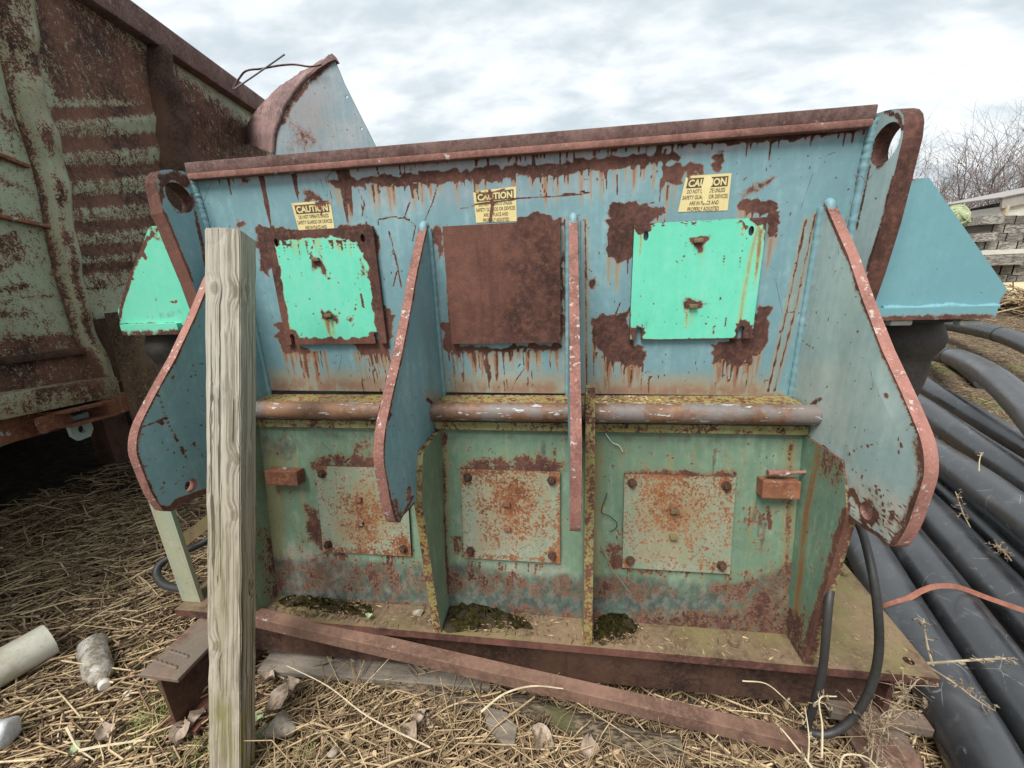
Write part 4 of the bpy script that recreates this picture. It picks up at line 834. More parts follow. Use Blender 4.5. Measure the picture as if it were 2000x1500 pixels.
for i in range(ns + 1):
    s = i / ns; V += list(F0 + back * s * np.linspace(.12, 1.05, k)[:, None] ** .8 + rng.normal(0, .003, (k, 3)))
for i in range(ns):
    for j in range(k - 1): F.append((i * k + j, i * k + j + 1, (i + 1) * k + j + 1, (i + 1) * k + j))
mb = MB().add(V, F); mb.build('curved_shell', M['hoodrust'], HD, smooth=60)
MB().tube(F0 + np.array([0, -.012, 0]), .016, 8).build('edge_bead', M['hoodrust'], HD, smooth=60)
q = [onY(*p, yh - .02) for p in ((600, 152), (622, 126), (648, 104), (655, 116), (640, 122), (622, 134))]; MB().add(q + [p + np.array([0, .06, 0]) for p in q], [tuple(range(6)), tuple(range(11, 5, -1))] + [(i, (i + 1) % 6, (i + 1) % 6 + 6, i + 6)[::-1] for i in range(6)]).build('bent_tip', M['hoodrust'], HD)
W1 = [onY(*p, 3.2) for p in [(455, 175), (468, 152), (482, 138), (512, 134), (545, 128), (575, 126), (605, 130), (628, 126)]]
o = MB().tube(spline(W1, 6), .0065, 6).build('bent_rod', M['rimrust'], smooth=60); tag(o, 'thicker bent rusty rod curving from the container rim up to the hood tip', 'rod')
W2 = [onY(*p, 3.1) for p in [(458, 174), (505, 142), (556, 106)]]
o = MB().tube(W2, .0055, 6).build('straight_wire', simple('grey_wire', (.22, .2, .25), (.3, .27, .32)), smooth=60); tag(o, 'thin straight wire sticking up behind the container rim against the sky', 'wire')

# ================================================================== GROUND
def zground(x, y):
    r = np.maximum(0, y - 2.6); z = .115 * r * r / (r + .8)
    z = np.where(z > 1.05, 1.05 + (z - 1.05) * .12, z)
    return z * np.clip((x + 1.0) / 2.5, 0, 1)
gz = lambda x, y: zground(x, y) + .030 * vn(x, y, 3.2, 1) + .012 * vn(x, y, 11, 2) + .006 * vn(x, y, 31, 3) - .02
def axis(lo, hi, a, b, n): return np.unique(np.concatenate([np.linspace(a, b, n), a - np.geomspace(.02, a - lo, 26), b + np.geomspace(.02, hi - b, 26)]))
gx = axis(-90, 120, -4.2, 5.5, 300); gy = axis(-40, 160, -.2, 7.5, 260)
gX, gY = np.meshgrid(gx, gy, indexing='ij'); V = np.stack([gX.ravel(), gY.ravel(), gz(gX.ravel(), gY.ravel())], 1); ny = len(gy)
F = [(i * ny + j, (i + 1) * ny + j, (i + 1) * ny + j + 1, i * ny + j + 1) for i in range(len(gx) - 1) for j in range(ny - 1)]
t = NT('littered_ground'); a = t.noise(3.2, 6, .65); b = t.noise(26, 6, .7); c = t.noise(90, 5, .7, t.vec((1, .35, 1), rot=(0, 0, .5))); c2 = t.noise(90, 5, .7, t.vec((.35, 1, 1), rot=(0, 0, .2)))
fib = t.m('MAXIMUM', c, c2)
col = t.mix(t.map(b, .38, .6), (.045, .031, .021), (.12, .088, .057)); col = t.mix(t.map(fib, .55, .66), col, (.36, .275, .175))
g = t.map(t.noise(1.7, 5, .6, t.vec(loc=(4, 2, 0))), .52, .66); col = t.mix(t.m('MULTIPLY', g, t.map(b, .4, .6, .1, .75)), col, (.10, .125, .035))
t.bump(t.m('ADD', fib, b), .6, .012); M['ground'] = t.fin(col, .95, 0, .2)
o = MB().add(V, F).build('ground', M['ground'], smooth=180, origin=(0, 0, 0)); tag(o, kind='structure')

SX, SY = np.meshgrid(np.linspace(-6.6, -2.2, 60), np.linspace(.4, 6.5, 70), indexing='ij')  # soil sheet coloured dark to paint in the shadow under the container
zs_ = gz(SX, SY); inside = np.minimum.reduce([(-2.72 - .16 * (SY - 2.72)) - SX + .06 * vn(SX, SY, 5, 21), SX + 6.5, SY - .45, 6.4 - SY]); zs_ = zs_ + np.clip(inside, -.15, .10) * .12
t = NT('shade_painted_soil'); n1 = t.noise(14, 6, .7); col = t.mix(t.map(n1, .4, .62), (.022, .016, .011), (.065, .05, .032)); t.bump(n1, .7, .02); M['soil'] = t.fin(col, .9, 0, .15)
o = MB().add(np.stack([SX.ravel(), SY.ravel(), zs_.ravel()], 1), [(i * 70 + j, (i + 1) * 70 + j, (i + 1) * 70 + j + 1, i * 70 + j + 1) for i in range(59) for j in range(69)]).build('shade_painted_soil', M['soil'], smooth=180, origin=(0, 0, 0)); tag(o, kind='structure')
# ================================================================== WOODEN POST leaning in front
rt, rb = atD(469, 446, 1.07), atD(470, 1500, 1.20); ax = nrm(rb - rt)
lt_ = atD(403, 442, 1.10); rr_ = atD(504, 457, 1.12)
sW = .089; foot = rt + ax * ((rt[2] + .25) / -ax[2])
vd = nrm((CAM - rt) - ax * np.dot(CAM - rt, ax)); sd = nrm(np.cross(vd, ax)); 
if sd[0] < 0: sd = -sd
th = R_(26.5)                                            # left face turned 26 degrees off square
fl = nrm(-sd * math.cos(th) - vd * math.sin(th)); fr = nrm(sd * math.sin(th) - vd * math.cos(th))
t = NT('weathered_timber'); tcn = t.n('ShaderNodeTexCoord').outputs['Object']
zx = -ax; fx = nrm(fl - zx * fl.dot(zx)); fy = np.cross(zx, fx); Rm = np.array([fx, fy, zx])
KN = [Rm @ (rt + (foot - rt) * q - foot + fl * sW * a + fr * sW * b) for q, a, b in ((.085, .72, 0), (.088, .12, 0), (.082, 0, .45), (.415, .18, 0), (.62, .72, 0), (.545, 0, .75), (.33, .1, 0))]
kdm = None
for kq in KN:
    vd_ = t.n('ShaderNodeVectorMath', operation='DISTANCE'); t.put(vd_.inputs[0], t.vec((1, 1, .62), tcn)); vd_.inputs[1].default_value = (kq[0], kq[1], kq[2] * .62)
    kdm = vd_.outputs['Value'] if kdm is None else t.m('MINIMUM', kdm, vd_.outputs['Value'])
kn = t.n('ShaderNodeTexVoronoi', feature='F1'); t.put(kn.inputs['Vector'], t.vec((7, 7, 1.7), tcn, (.3, .1, .2))); kn.inputs['Scale'].default_value = 1.0
kd = kdm; warp = t.map(kd, .0, .034, .013, 0)
wv = t.n('ShaderNodeCombineXYZ'); sp = t.n('ShaderNodeSeparateXYZ'); t.t.links.new(tcn, sp.inputs[0])
lowz = t.noise(2.2, 3, .5, t.vec((8, 8, 1.1), tcn))
t.put(wv.inputs[0], t.m('ADD', sp.outputs[0], t.m('ADD', warp, t.m('MULTIPLY', lowz, .016)))); t.put(wv.inputs[1], t.m('ADD', sp.outputs[1], t.m('MULTIPLY', lowz, .03))); t.put(wv.inputs[2], t.m('MULTIPLY', sp.outputs[2], .016))
gr = t.noise(165, 5, .6, wv.outputs[0]); gr2 = t.noise(330, 3, .6, wv.outputs[0]); gr0 = t.noise(38, 3, .5, wv.outputs[0])
gsum = t.m('ADD', t.m('MULTIPLY', gr, .5), t.m('ADD', t.m('MULTIPLY', gr2, .2), t.m('MULTIPLY', gr0, .3)))
col = t.mix(t.map(gsum, .40, .57), (.19, .158, .115), (.41, .36, .285))
col = t.mix(t.map(sp.outputs[2], .9, 1.6, 0, .55), col, t.mix(t.map(gsum, .40, .57), (.23, .21, .175), (.46, .44, .39)))
crack = t.map(t.noise(62, 4, .62, t.vec((1, 1, .5), wv.outputs[0], loc=(2, 7, 0))), .615, .655)
col = t.mix(t.m('MULTIPLY', crack, .85), col, (.045, .035, .024))
zn = sp.outputs[2]
alg = t.m('MULTIPLY', t.map(t.noise(4, 5, .6, t.vec((3, 3, .6), tcn)), .42, .68), t.map(zn, 1.45, .2, .12, .85)); col = t.mix(alg, col, (.17, .16, .055))
alg2 = t.m('MULTIPLY', t.map(t.noise(7, 5, .65, t.vec((3, 3, 1), tcn, loc=(1, 1, 1))), .45, .65), t.map(zn, .75, .2, 0, 1.0)); col = t.mix(alg2, col, (.22, .20, .03))
kc = t.map(kd, .007, .014, 1, 0); kr = t.map(t.m('SINE', t.m('MULTIPLY', kd, 1500)), 0, 1, .5, 1); col = t.mix(t.m('MULTIPLY', t.m('MULTIPLY', kc, kr), .75), col, (.12, .09, .045))
t.bump(t.m('SUBTRACT', gsum, t.m('MULTIPLY', crack, .8)), .6, .004); M['timber'] = t.fin(col, .85, 0, .2)
nl = 40; V = []; F = []
prof2 = [(0, 0)]
sq = [(0, 0), (.33, 0), (.66, 0), (1, 0), (1, .5), (1, 1), (.5, 1), (0, 1), (0, .66), (0, .33)]
for i in range(nl + 1):
    p = rt + (foot - rt) * i / nl
    for a, b in sq:
        q = p + fl * sW * a + fr * sW * b
        if i == 0: q = q + ax * (.006 * a + .014 * b * (1 - a) + .004 * math.sin(9 * a + 5 * b))
        V.append(q + rng.normal(0, .0008, 3))
k = len(sq)
for i in range(nl):
    for j in range(k): F.append((i * k + j, i * k + (j + 1) % k, (i + 1) * k + (j + 1) % k, (i + 1) * k + j))
F += [tuple(range(k - 1, -1, -1)), tuple(range(nl * k, nl * k + k))]
# the timber's own frame: z along the post so that the grain runs with it
o = bpy.data.objects.new('wooden_post', bpy.data.meshes.new('wooden_post')); COL.objects.link(o)
zx = -ax; fx = nrm(fl - zx * fl.dot(zx)); fy = np.cross(zx, fx); Rm = np.array([fx, fy, zx])
o.data.from_pydata(((np.array(V) - foot) @ Rm.T).tolist(), [], F); o.data.materials.append(M['timber'])
mm = Matrix.Identity(4)
for r_i in range(3):
    for c_i in range(3): mm[r_i][c_i] = float(Rm[c_i][r_i])
    mm[r_i][3] = float(foot[r_i])
o.matrix_world = mm
bm = bmesh.new(); bm.from_mesh(o.data); bmesh.ops.recalc_face_normals(bm, faces=bm.faces)
ed = [e for e in bm.edges if len(e.link_faces) == 2 and e.calc_face_angle(0) > .9]; bmesh.ops.bevel(bm, geom=ed, offset=.003, segments=2, affect='EDGES', clamp_overlap=True); bm.to_mesh(o.data); bm.free()
tag(o, 'weathered square wooden post with knots, leaning upright in front of the machine', 'post')

# ================================================================== STEEL BEAMS, BAR, BOARD, LOG near the feet of the machine
def ibeam(name, a, b, w, h, mats, label, cat, tf=.016, tw=.012):
    a = np.array(a, float); b = np.array(b, float); d = nrm(b - a); x = nrm(np.cross(d, (0, 0, 1))); up = np.array([0, 0, 1.])
    r = thing(name, (*((a + b) / 2)[:2], a[2] - h), label, cat)
    MB().beam(a - up * tf / 2, b - up * tf / 2, w, tf, cuts=8).build('top_flange', mats, r, bevel=.003)
    MB().beam(a - up * (h / 2), b - up * (h / 2), tw, h - 2 * tf, cuts=2).build('web', M['rustdark'], r)
    MB().beam(a - up * (h - tf / 2), b - up * (h - tf / 2), w, tf, cuts=8).build('bottom_flange', M['rust'], r)
    return r
zb_ = zt(-1.236)
p1_, p2_ = onZ(308, 1322, zb_), onZ(392, 1222, zb_)
dirb = nrm(p2_ - p1_)
M['beamrust'] = rusty('scaly_beam_rust', (.085, .046, .032), (.175, .10, .072), (.26, .15, .10), .4, wet=(.15, .13, .105))
r_ = ibeam('steel_beam', p1_, p1_ + np.array([.02, 1.0, 0]), .15, .25, M['beamrust'], 'rusty steel I-beam end under the left corner of the machine, with weld scars', 'beam')
for px in (((352, 1290), (300, 1296)), ((346, 1268), (376, 1276))):
    a, b = onZ(*px[0], zb_ + .004), onZ(*px[1], zb_ + .004); P = np.linspace(a, b, 14); P[:, 2] += rng.normal(0, .0015, 14)
MB().tube(np.linspace(onZ(300, 1290, zb_), onZ(346, 1306, zb_), 16), .006 + .002 * np.sin(np.arange(16) * 2), 8).tube(np.linspace(onZ(330, 1272, zb_), onZ(368, 1284, zb_), 16), .006 + .002 * np.sin(np.arange(16) * 2), 8).build('weld_scar', M['beamrust'], r_, smooth=60)
zc_ = zt(-1.395)
a, b = onZ(1625, 1388, zc_), onZ(1826, 1424, zc_); 
o = MB().beam(a + np.array([0, .02, -.015]), b + np.array([0, .02, -.015]), .05, .03, cuts=6).build('steel_plate', M['beamrust'], bevel=.003); tag(o, 'narrow rusty steel strip lying on the lower beam under the machine\'s right corner', 'strip')
zc2 = zt(-1.43); p1_, p2_ = onZ(1745, 1530, zc2), onZ(1735, 1430, zc2)
ibeam('steel_beam', (p1_[0] + .02, .72, zc2), (p2_[0] - .0, 1.55, zc2), .17, .13, M['beamrust'], 'low rusty steel beam on the ground below the right corner of the machine, beside the hose', 'beam')
o = MB().beam((.0, 1.12, .055), (.0, 1.60, .055), .14, .10).build('timber_block', M['timber']) if False else None
ba, bb_ = onZ(495, 1204, zt(-1.195)), onZ(1573, 1452, zt(-1.44)); bd = nrm(bb_ - ba)
M['barrust'] = rusty('bar_rust', (.10, .056, .040), (.175, .102, .074), (.27, .155, .10), .35, pale=.04, palecol=(.4, .32, .27))
o = MB().beam(onZ(340, 1180, zt(-1.20)) * 0 + ba - bd * .12 + np.array([0, .0, 0]), bb_, .045, .047, cuts=24).build('flat_bar', M['barrust'], bevel=.0022); tag(o, 'long straight rusty steel bar leaning across the front of the machine base', 'bar')
M['board'] = simple('grey_board', (.12, .10, .08), (.24, .205, .165), .9, 6, .4, .004, (1, 6, 6))
a, b = onZ(520, 1290, .03), onZ(960, 1322, .03); o = MB().beam(a, b, .10, .022, cuts=10).build('board', M['board'], bevel=.003); tag(o, 'grey flat board lying half buried under the rusty bar', 'board')
def log(path, r0, r1, label, name='log'):
    P = spline(path, 8); n = 14; mb = MB().tube(P, np.linspace(r0, r1, len(P)), n); V = mb.v[0]
    V += rng.normal(0, r0 * .06, V.shape); o = mb.build(name, M['logwood'], smooth=50); return tag(o, label, 'log')
t = NT('rotten_log'); n1 = t.noise(26, 6, .65, t.vec((1, 5, 5))); n2 = t.noise(5, 4, .6); col = t.mix(t.map(n1, .4, .62), (.04, .03, .022), (.20, .155, .105)); col = t.mix(t.map(n2, .5, .7), col, (.09, .085, .04)); t.bump(n1, .8, .01); M['logwood'] = t.fin(col, .95, 0, .2)
log([onZ(*p, .02) for p in [(1000, 1372), (1120, 1412), (1230, 1448), (1330, 1470)]], .030, .045, 'rotting log half covered by straw, right of centre foreground')
log([onZ(*p, .01) for p in [(700, 1318), (830, 1352), (960, 1392)]], .022, .03, 'thin dark branch half buried in the straw left of the rotting log')
def slabs(pts, h, label):
    P = [onZ(*p, .045) for p in pts]; V = P + [p - np.array([0, 0, h]) for p in P]; n = len(P)
    o = MB().add(V, [tuple(range(n))[::-1]] + [(i, (i + 1) % n, (i + 1) % n + n, i + n) for i in range(n)]).build('bark_slab', M['board'], bevel=.003); tag(o, label, 'wood slab')
slabs([(945, 1378), (990, 1390), (1010, 1420), (1005, 1452), (985, 1455), (950, 1415)], .02, 'grey splintered slab of bark lying on the straw in the centre foreground')
# hoses
def hose(pts, r, label): 
    o = MB().tube(spline(pts, 10), r, 14).build('hose', M['blackrubber'], smooth=60); return tag(o, label, 'hose')
hose([onY(*p) for p in [(1664, 1000, 1.20), (1684, 1040, 1.12), (1702, 1110, 1.03), (1714, 1190, .985), (1716, 1275, .97), (1700, 1345, .96), (1668, 1400, .955), (1632, 1428, .95), (1598, 1434, .95), (1578, 1420, .965), (1590, 1375, .97), (1606, 1310, .98), (1614, 1230, .99), (1620, 1165, 1.02), (1630, 1100, 1.10), (1640, 1040, 1.2)]], .0108, 'black rubber hose hanging in a loop at the right end of the machine')
hose([atD(*p) for p in [(440, 1020, 1.9), (400, 1058, 1.85), (350, 1080, 1.8), (315, 1100, 1.76), (306, 1122, 1.73), (322, 1142, 1.7), (360, 1150, 1.68), (400, 1148, 1.66), (440, 1158, 1.66)]], .016, 'black rubber hose looped on the straw behind the green channel post')

# ================================================================== PVC PIPE, BOTTLE, JUG
t = NT('stained_pvc'); n1 = t.noise(8, 6, .7); n2 = t.noise(140, 4, .7); col = t.mix(t.map(n1, .42, .65), (.66, .63, .53), (.50, .46, .34)); col = t.mix(t.m('MULTIPLY', t.map(n2, .58, .68), .55), col, (.25, .22, .15)); t.bump(n2, .08, .002); M['pvc'] = t.fin(col, .55)
c1 = onZ(98, 1248, .075); c0_ = onZ(-150, 1390, .075)
mb = MB(); d = nrm(c1 - c0_); P = [c0_, c1]
lathe(mb, c0_, [(.070, 0), (.070, np.linalg.norm(c1 - c0_)), (.062, np.linalg.norm(c1 - c0_)), (.062, 0.02)], d, 40); o = mb.build('plastic_pipe', M['pvc'], smooth=40); tag(o, 'thick off-white plastic pipe lying on the straw at the left edge', 'pipe')
t = NT('dirty_bottle'); n1 = t.noise(30, 5, .7); col = t.mix(t.map(n1, .4, .62), (.62, .58, .52), (.30, .25, .18)); t.bump(t.noise(45, 4, .6, t.vec((1, 1, 1))), .7, .01); t.b.inputs['Transmission Weight'].default_value = .35; M['bottle'] = t.fin(col, .25)
B = thing('plastic_bottle', (*onZ(190, 1290, .03)[:2], 0), 'crushed clear plastic drink bottle with white cap lying on the straw', 'bottle')
b0, b1 = onZ(180, 1262, .035), onZ(204, 1338, .03); d = nrm(b1 - b0); L = np.linalg.norm(b1 - b0)
mb = MB(); lathe(mb, b0 - d * .02, [(.026, 0), (.042, .006), (.047, .02), (.043, .035), (.047, .05), (.040, .07), (.046, .09), (.045, L * .72), (.036, L * .84), (.016, L * .97), (.015, L * 1.02)], d, 28)
V = mb.v[0]; cx_ = np.array(b0); ph = (V - b0) @ d; V += (np.sin(ph[:, None] * 160 + np.array([0, 1.3, 2.1])) * np.array([.004, .004, .003])) * (ph[:, None] < L * .8); mb.build('bottle_body', M['bottle'], B, smooth=25)
mb = MB(); lathe(mb, b0 + d * (L - .012), [(.0185, 0), (.0185, .018), (.015, .021)], d, 20); mb.build('cap', simple('white_cap', (.6, .57, .5), (.68, .65, .58), .4), B, smooth=40)
J = [onZ(*p, .06) for p in [(-60, 1450), (24, 1428)]]
mb = MB(); d = nrm(J[1] - J[0]); L = np.linalg.norm(J[1] - J[0]); lathe(mb, J[0], [(.045, 0), (.05, .01), (.05, L - .012), (.045, L), (.02, L + .004)], d, 5); o = mb.build('plastic_carton', simple('dirty_carton', (.42, .42, .40), (.62, .64, .66), .4, 14, .5, .01), bevel=.008, smooth=40); tag(o, 'dirty grey-white plastic carton in the bottom left corner', 'carton')

# ================================================================== BLACK PIPES on the right
t = NT('black_polyethylene'); n1 = t.noise(3, 5, .6); n2 = t.noise(60, 4, .7); col = t.mix(t.map(n1, .4, .65), (.022, .023, .026), (.042, .044, .048)); sc_ = t.map(t.noise(30, 4, .6, t.vec((1, .25, 1), rot=(0, 0, .7))), .66, .70); col = t.mix(t.m('MULTIPLY', sc_, .35), col, (.25, .25, .25))
n3 = t.noise(9, 5, .65, t.vec(loc=(2, 2, 2))); col = t.mix(t.m('MULTIPLY', t.map(n3, .55, .75), .25), col, (.14, .14, .135))
col = t.mix(t.m('MULTIPLY', t.map(t.noise(22, 6, .72, t.vec((1, 1, 1), loc=(6, 2, 1))), .55, .7), .3), col, (.16, .145, .12)); sc2 = t.n('ShaderNodeTexVoronoi', feature='DISTANCE_TO_EDGE'); t.put(sc2.inputs['Vector'], t.vec((1, 1, 1), rot=(.2, .1, .9))); sc2.inputs['Scale'].default_value = 3.2; col = t.mix(t.m('MULTIPLY', t.map(sc2.outputs['Distance'], .001, .004, 1, 0), t.map(n3, .52, .58, 0, .5)), col, (.3, .3, .3)); t.bump(n2, .06, .002); M['poly'] = t.fin(col, t.map(n1, .4, .6, .27, .40), 0, 1.0)
G_P = 'black plastic pipes piled on the right'
PR = .11
def pipe(path, label, r=PR, joint=None):
    P = spline(path, 10); P[:, 2] = np.maximum(P[:, 2], r * .95 + zground(P[:, 0], P[:, 1]) - .01)
    o = MB().tube(P, r, 40).build('pipe', M['poly'], smooth=60)
    tag(o, label, 'pipe', G_P)
    if joint is not None:
        i = joint; j = MB().tube([P[i], P[i] * .6 + P[i + 1] * .4], r * 1.04, 40); j.build('joint_ring', M['blackrubber'], o, smooth=60)
    return o
zl = .094; PR = .092
g = lambda pts, z: [onZ(*p, z) for p in pts]
pipe(g([(1590, 930), (1645, 1000), (1690, 1070), (1752, 1182), (1815, 1292), (1876, 1400), (1930, 1505), (1990, 1640)], zl), 'black pipe lying right against the corner of the machine base plate', PR)
pipe(g([(1630, 880), (1692, 955), (1763, 1050), (1828, 1136), (1898, 1235), (1968, 1332), (2060, 1462), (2160, 1610)], zl), 'second black pipe out from the machine base plate, under the peak of the orange strap', PR)
pipe(g([(1690, 880), (1752, 938), (1829, 1015), (1924, 1120), (2012, 1216), (2130, 1345), (2240, 1470)], zl), 'third black pipe out from the base plate, crossed by the falling end of the strap', PR)
pipe(g([(1735, 870), (1820, 935), (1905, 1010), (1990, 1088), (2110, 1200)], zl), 'dark black pipe lying low in the gap beneath the heaped pipes', PR)
pipe([atD(*p) for p in [(1700, 812, 3.15), (1770, 854, 2.75), (1835, 896, 2.42), (1900, 940, 2.12), (1960, 985, 1.90), (2010, 1022, 1.74), (2120, 1105, 1.45)]], 'black pipe heaped on top of the pile, first one right of the hanging fin', PR)
pipe([atD(*p) for p in [(1690, 730, 4.3), (1750, 765, 3.8), (1808, 803, 3.35), (1900, 868, 2.80), (2000, 936, 2.36), (2100, 1006, 2.0), (2220, 1090, 1.7)]], 'long black pipe between the heap and the bare ground, with a lighter streak along it', PR)
pipe([atD(*p) for p in [(1740, 722, 4.7), (1790, 752, 4.2), (1840, 784, 3.8), (1915, 830, 3.35), (2000, 882, 2.95), (2120, 958, 2.5)]], 'black pipe behind the heap, nearest to the bare ground', PR)
pipe([atD(*p) for p in [(1790, 705, 5.4), (1832, 735, 5.0), (1870, 768, 4.6), (1905, 800, 4.2)]], 'thin looking short black pipe end slanting behind the heap', .07)
pipe([atD(*p) for p in [(1790, 685, 5.0), (1840, 692, 4.4), (1885, 706, 3.85), (1940, 738, 3.2), (2000, 792, 2.65), (2060, 860, 2.2), (2120, 950, 1.9)]], 'black pipe arching over bare ground, with one butt joint', PR, 14)
pipe([atD(*p) for p in [(1800, 625, 5.9), (1860, 634, 5.5), (1915, 644, 5.0), (1965, 657, 4.6), (2030, 684, 4.1), (2100, 720, 3.7)]], 'black pipe bending round just below the wing flange, with a dark joint ring', PR, 28)
pipe([atD(*p) for p in [(1860, 628, 7.4), (1930, 628, 7.2), (2000, 628, 7.0), (2120, 630, 6.7)]], 'farthest black pipe, lying level at the edge of the ground litter', .1)
# tie strap over the near pipes
Sp = [atD(*p) for p in [(1716, 1188, 1.62), (1745, 1176, 1.575), (1775, 1166, 1.55), (1800, 1152, 1.52), (1828, 1144, 1.505), (1860, 1144, 1.50), (1885, 1150, 1.52), (1930, 1168, 1.56), (1970, 1182, 1.54), (2010, 1196, 1.53)]]
from mathutils.bvhtree import BVHTree
bv = []; bf = []
for o_ in [o_ for o_ in COL.objects if o_.name.split('.')[0] == 'pipe']:
    n0 = len(bv); bv += [v.co + o_.location for v in o_.data.vertices]; bf += [[i + n0 for i in p.vertices] for p in o_.data.polygons]
tree = BVHTree.FromPolygons(bv, bf)
px_ = spline([(1718, 1188), (1745, 1178), (1775, 1168), (1800, 1154), (1828, 1145), (1860, 1145), (1885, 1151), (1930, 1168), (1970, 1182), (2010, 1196)], 6); dpt = []
for q in px_:
    rr_d = nrm(ray(*q)); h_ = tree.ray_cast(Vector(CAM), Vector(rr_d)); dpt.append(h_[3] if h_[0] is not None else np.nan)
dpt = np.array(dpt); ok_ = ~np.isnan(dpt); dpt = np.interp(np.arange(len(dpt)), np.where(ok_)[0], dpt[ok_]) - .006
for _ in range(400): dpt[1:-1] = np.minimum(dpt[1:-1], (dpt[:-2] + dpt[2:]) / 2)          # the strap is taut: it bridges the hollows between pipes
P = np.array([CAM + nrm(ray(*q)) * d_ for q, d_ in zip(px_, dpt)]); V = []; F = []
tg = np.gradient(P, axis=0); 
for p, q in zip(P, tg):
    d = nrm(np.cross(nrm(q), nrm(CAM - p))); V += [p - d * .0095, p + d * .0095, p + d * .0095 - nrm(CAM - p) * .003, p - d * .0095 - nrm(CAM - p) * .003]
for i in range(len(P) - 1):
    for j in range(4): F.append((4 * i + j, 4 * i + (j + 1) % 4, 4 * i + 4 + (j + 1) % 4, 4 * i + 4 + j))
o = MB().add(V, F).build('tie_strap', simple('faded_orange_strap', (.19, .065, .04), (.27, .11, .07), .8, 30), smooth=40); tag(o, 'faded orange strap tied across the near black pipes', 'strap')
# ================================================================== BACKGROUND: sleepers, boards, shed, bundle, bushes
t = NT('old_sleeper'); n1 = t.noise(12, 6, .65, t.vec((1, 4, 4))); n2 = t.noise(2.5, 3, .5); col = t.mix(t.map(n1, .38, .62), (.13, .115, .10), (.44, .41, .36)); a = t.attr('tint'); col = t.mix(t.m('MULTIPLY', a.outputs['Fac'], .95), col, (.09, .075, .065)); t.bump(n1, .6, .015); M['sleeper'] = t.fin(col, .9, 0, .2)
M['paleboard'] = simple('bleached_board', (.50, .47, .40), (.66, .63, .56), .9, 5, .3, .01, (1, 1, 5))
M['tanwood'] = simple('tan_wood', (.42, .34, .22), (.55, .46, .32), .9, 5)
G_S = 'old timber sleepers stacked at the back right'
YS = 9.2
def zpx(px, py, y): return onY(px, py, y)
rows = [  # top px, bottom px at x~1960, list of (x0, x1, tint, pushed-forward)
    (421, 437, [(1921, 1960, .05, .1), (1961, 1983, .75, 0), (1984, 2030, .8, 0), (2031, 2090, .3, 0)]),
    (438, 455, [(1914, 1938, .9, 0), (1939, 1961, .5, 0), (1962, 2004, .25, 0), (2005, 2070, .4, 0)]),
    (455, 471, [(1903, 1946, .05, .1), (1947, 1965, .7, 0), (1966, 2000, .55, 0), (2001, 2070, .4, 0)]),
    (471, 488, [(1908, 1923, .6, 0), (1924, 1948, .5, 0), (1949, 1986, .3, 0), (1987, 2070, .45, 0)]),
    (497, 517, [(1924, 1998, .35, .25), (1999, 2080, .5, .1)]),
    (517, 537, [(1930, 1954, .85, 0), (1955, 1978, .8, 0), (1979, 2050, .25, 0)]),
    (537, 551, [(1950, 1966, .2, 0), (1967, 1985, .6, 0), (1986, 2060, .6, 0)])]
pos_w = ['top', 'second', 'third', 'fourth', 'fifth', 'sixth', 'lowest']; tn = lambda v: 'pale' if v < .2 else 'grey' if v < .42 else 'brown' if v < .68 else 'dark'
for ri, (t0, t1, its) in enumerate(rows):
    for ci, (x0, x1, ti, fw) in enumerate(its):
        a, b = zpx(x0 + .5, t0 + .6, YS - fw), zpx(x1 - .5, t1 - .6, YS - fw)
        mb = MB().add(*(lambda lo, hi: ([(x, y, z) for x in (lo[0], hi[0]) for y in (YS - fw, YS - fw + 1.3) for z in (lo[1], hi[1])], [(0, 1, 3, 2), (4, 6, 7, 5), (0, 4, 5, 1), (2, 3, 7, 6), (0, 2, 6, 4), (1, 5, 7, 3)]))((a[0], b[2]), (b[0], a[2])), tint=ti)
        o = mb.build('timber_sleeper', M['sleeper']); o.data.update()
        if x0 < 2000: lab = '%s timber sleeper, %s from the left in the %s course of the stack' % (tn(ti), ['first', 'second', 'third', 'fourth'][ci], pos_w[ri])
        else: lab = '%s timber sleeper at the right end of the %s course of the stack' % (tn(ti), pos_w[ri])
        tag(o, lab, 'sleeper', G_S)
a, b = zpx(1918, 489, YS - .2), zpx(2080, 496, YS - .2)
o = MB().bb((a[0], YS - .2, b[2]), (b[0], YS + 1.0, a[2])).build('plank', M['paleboard']); tag(o, 'thin bleached plank between the upper and lower sleeper stacks', 'plank')
# carrying slab of pale ground sheet below the stack
a, b = zpx(1930, 553, YS - .3), zpx(2120, 575, YS - .9)
zs = float(zground(np.array([a[0] + .8]), np.array([YS])))
o = MB().add([(a[0] - .2, YS - 1.2, zs - .12), (a[0] + 4, YS - 1.2, zs - .12), (a[0] + 4, YS + 1.2, rows and zpx(1960, 551, YS)[2] - .003), (a[0] - .2, YS + 1.2, zpx(1960, 551, YS)[2] - .003), (a[0] - .2, YS - .25, zpx(1960, 551, YS)[2] - .003), (a[0] + 4, YS - .25, zpx(1960, 551, YS)[2] - .003), (a[0] - .2, YS - 1.2, zs - .6), (a[0] + 4, YS - 1.2, zs - .6), (a[0] - .2, YS + 1.2, zs - .6), (a[0] + 4, YS + 1.2, zs - .6)], [(0, 1, 5, 4), (4, 5, 2, 3), (6, 7, 1, 0), (8, 6, 0, 4, 3), (7, 9, 2, 5, 1), (9, 8, 3, 2)]).build('sand_heap', simple('pale_sand', (.42, .36, .22), (.52, .45, .29), .95, 6)); tag(o, 'pale sandy heap that the sleeper stack stands on', 'sand heap')
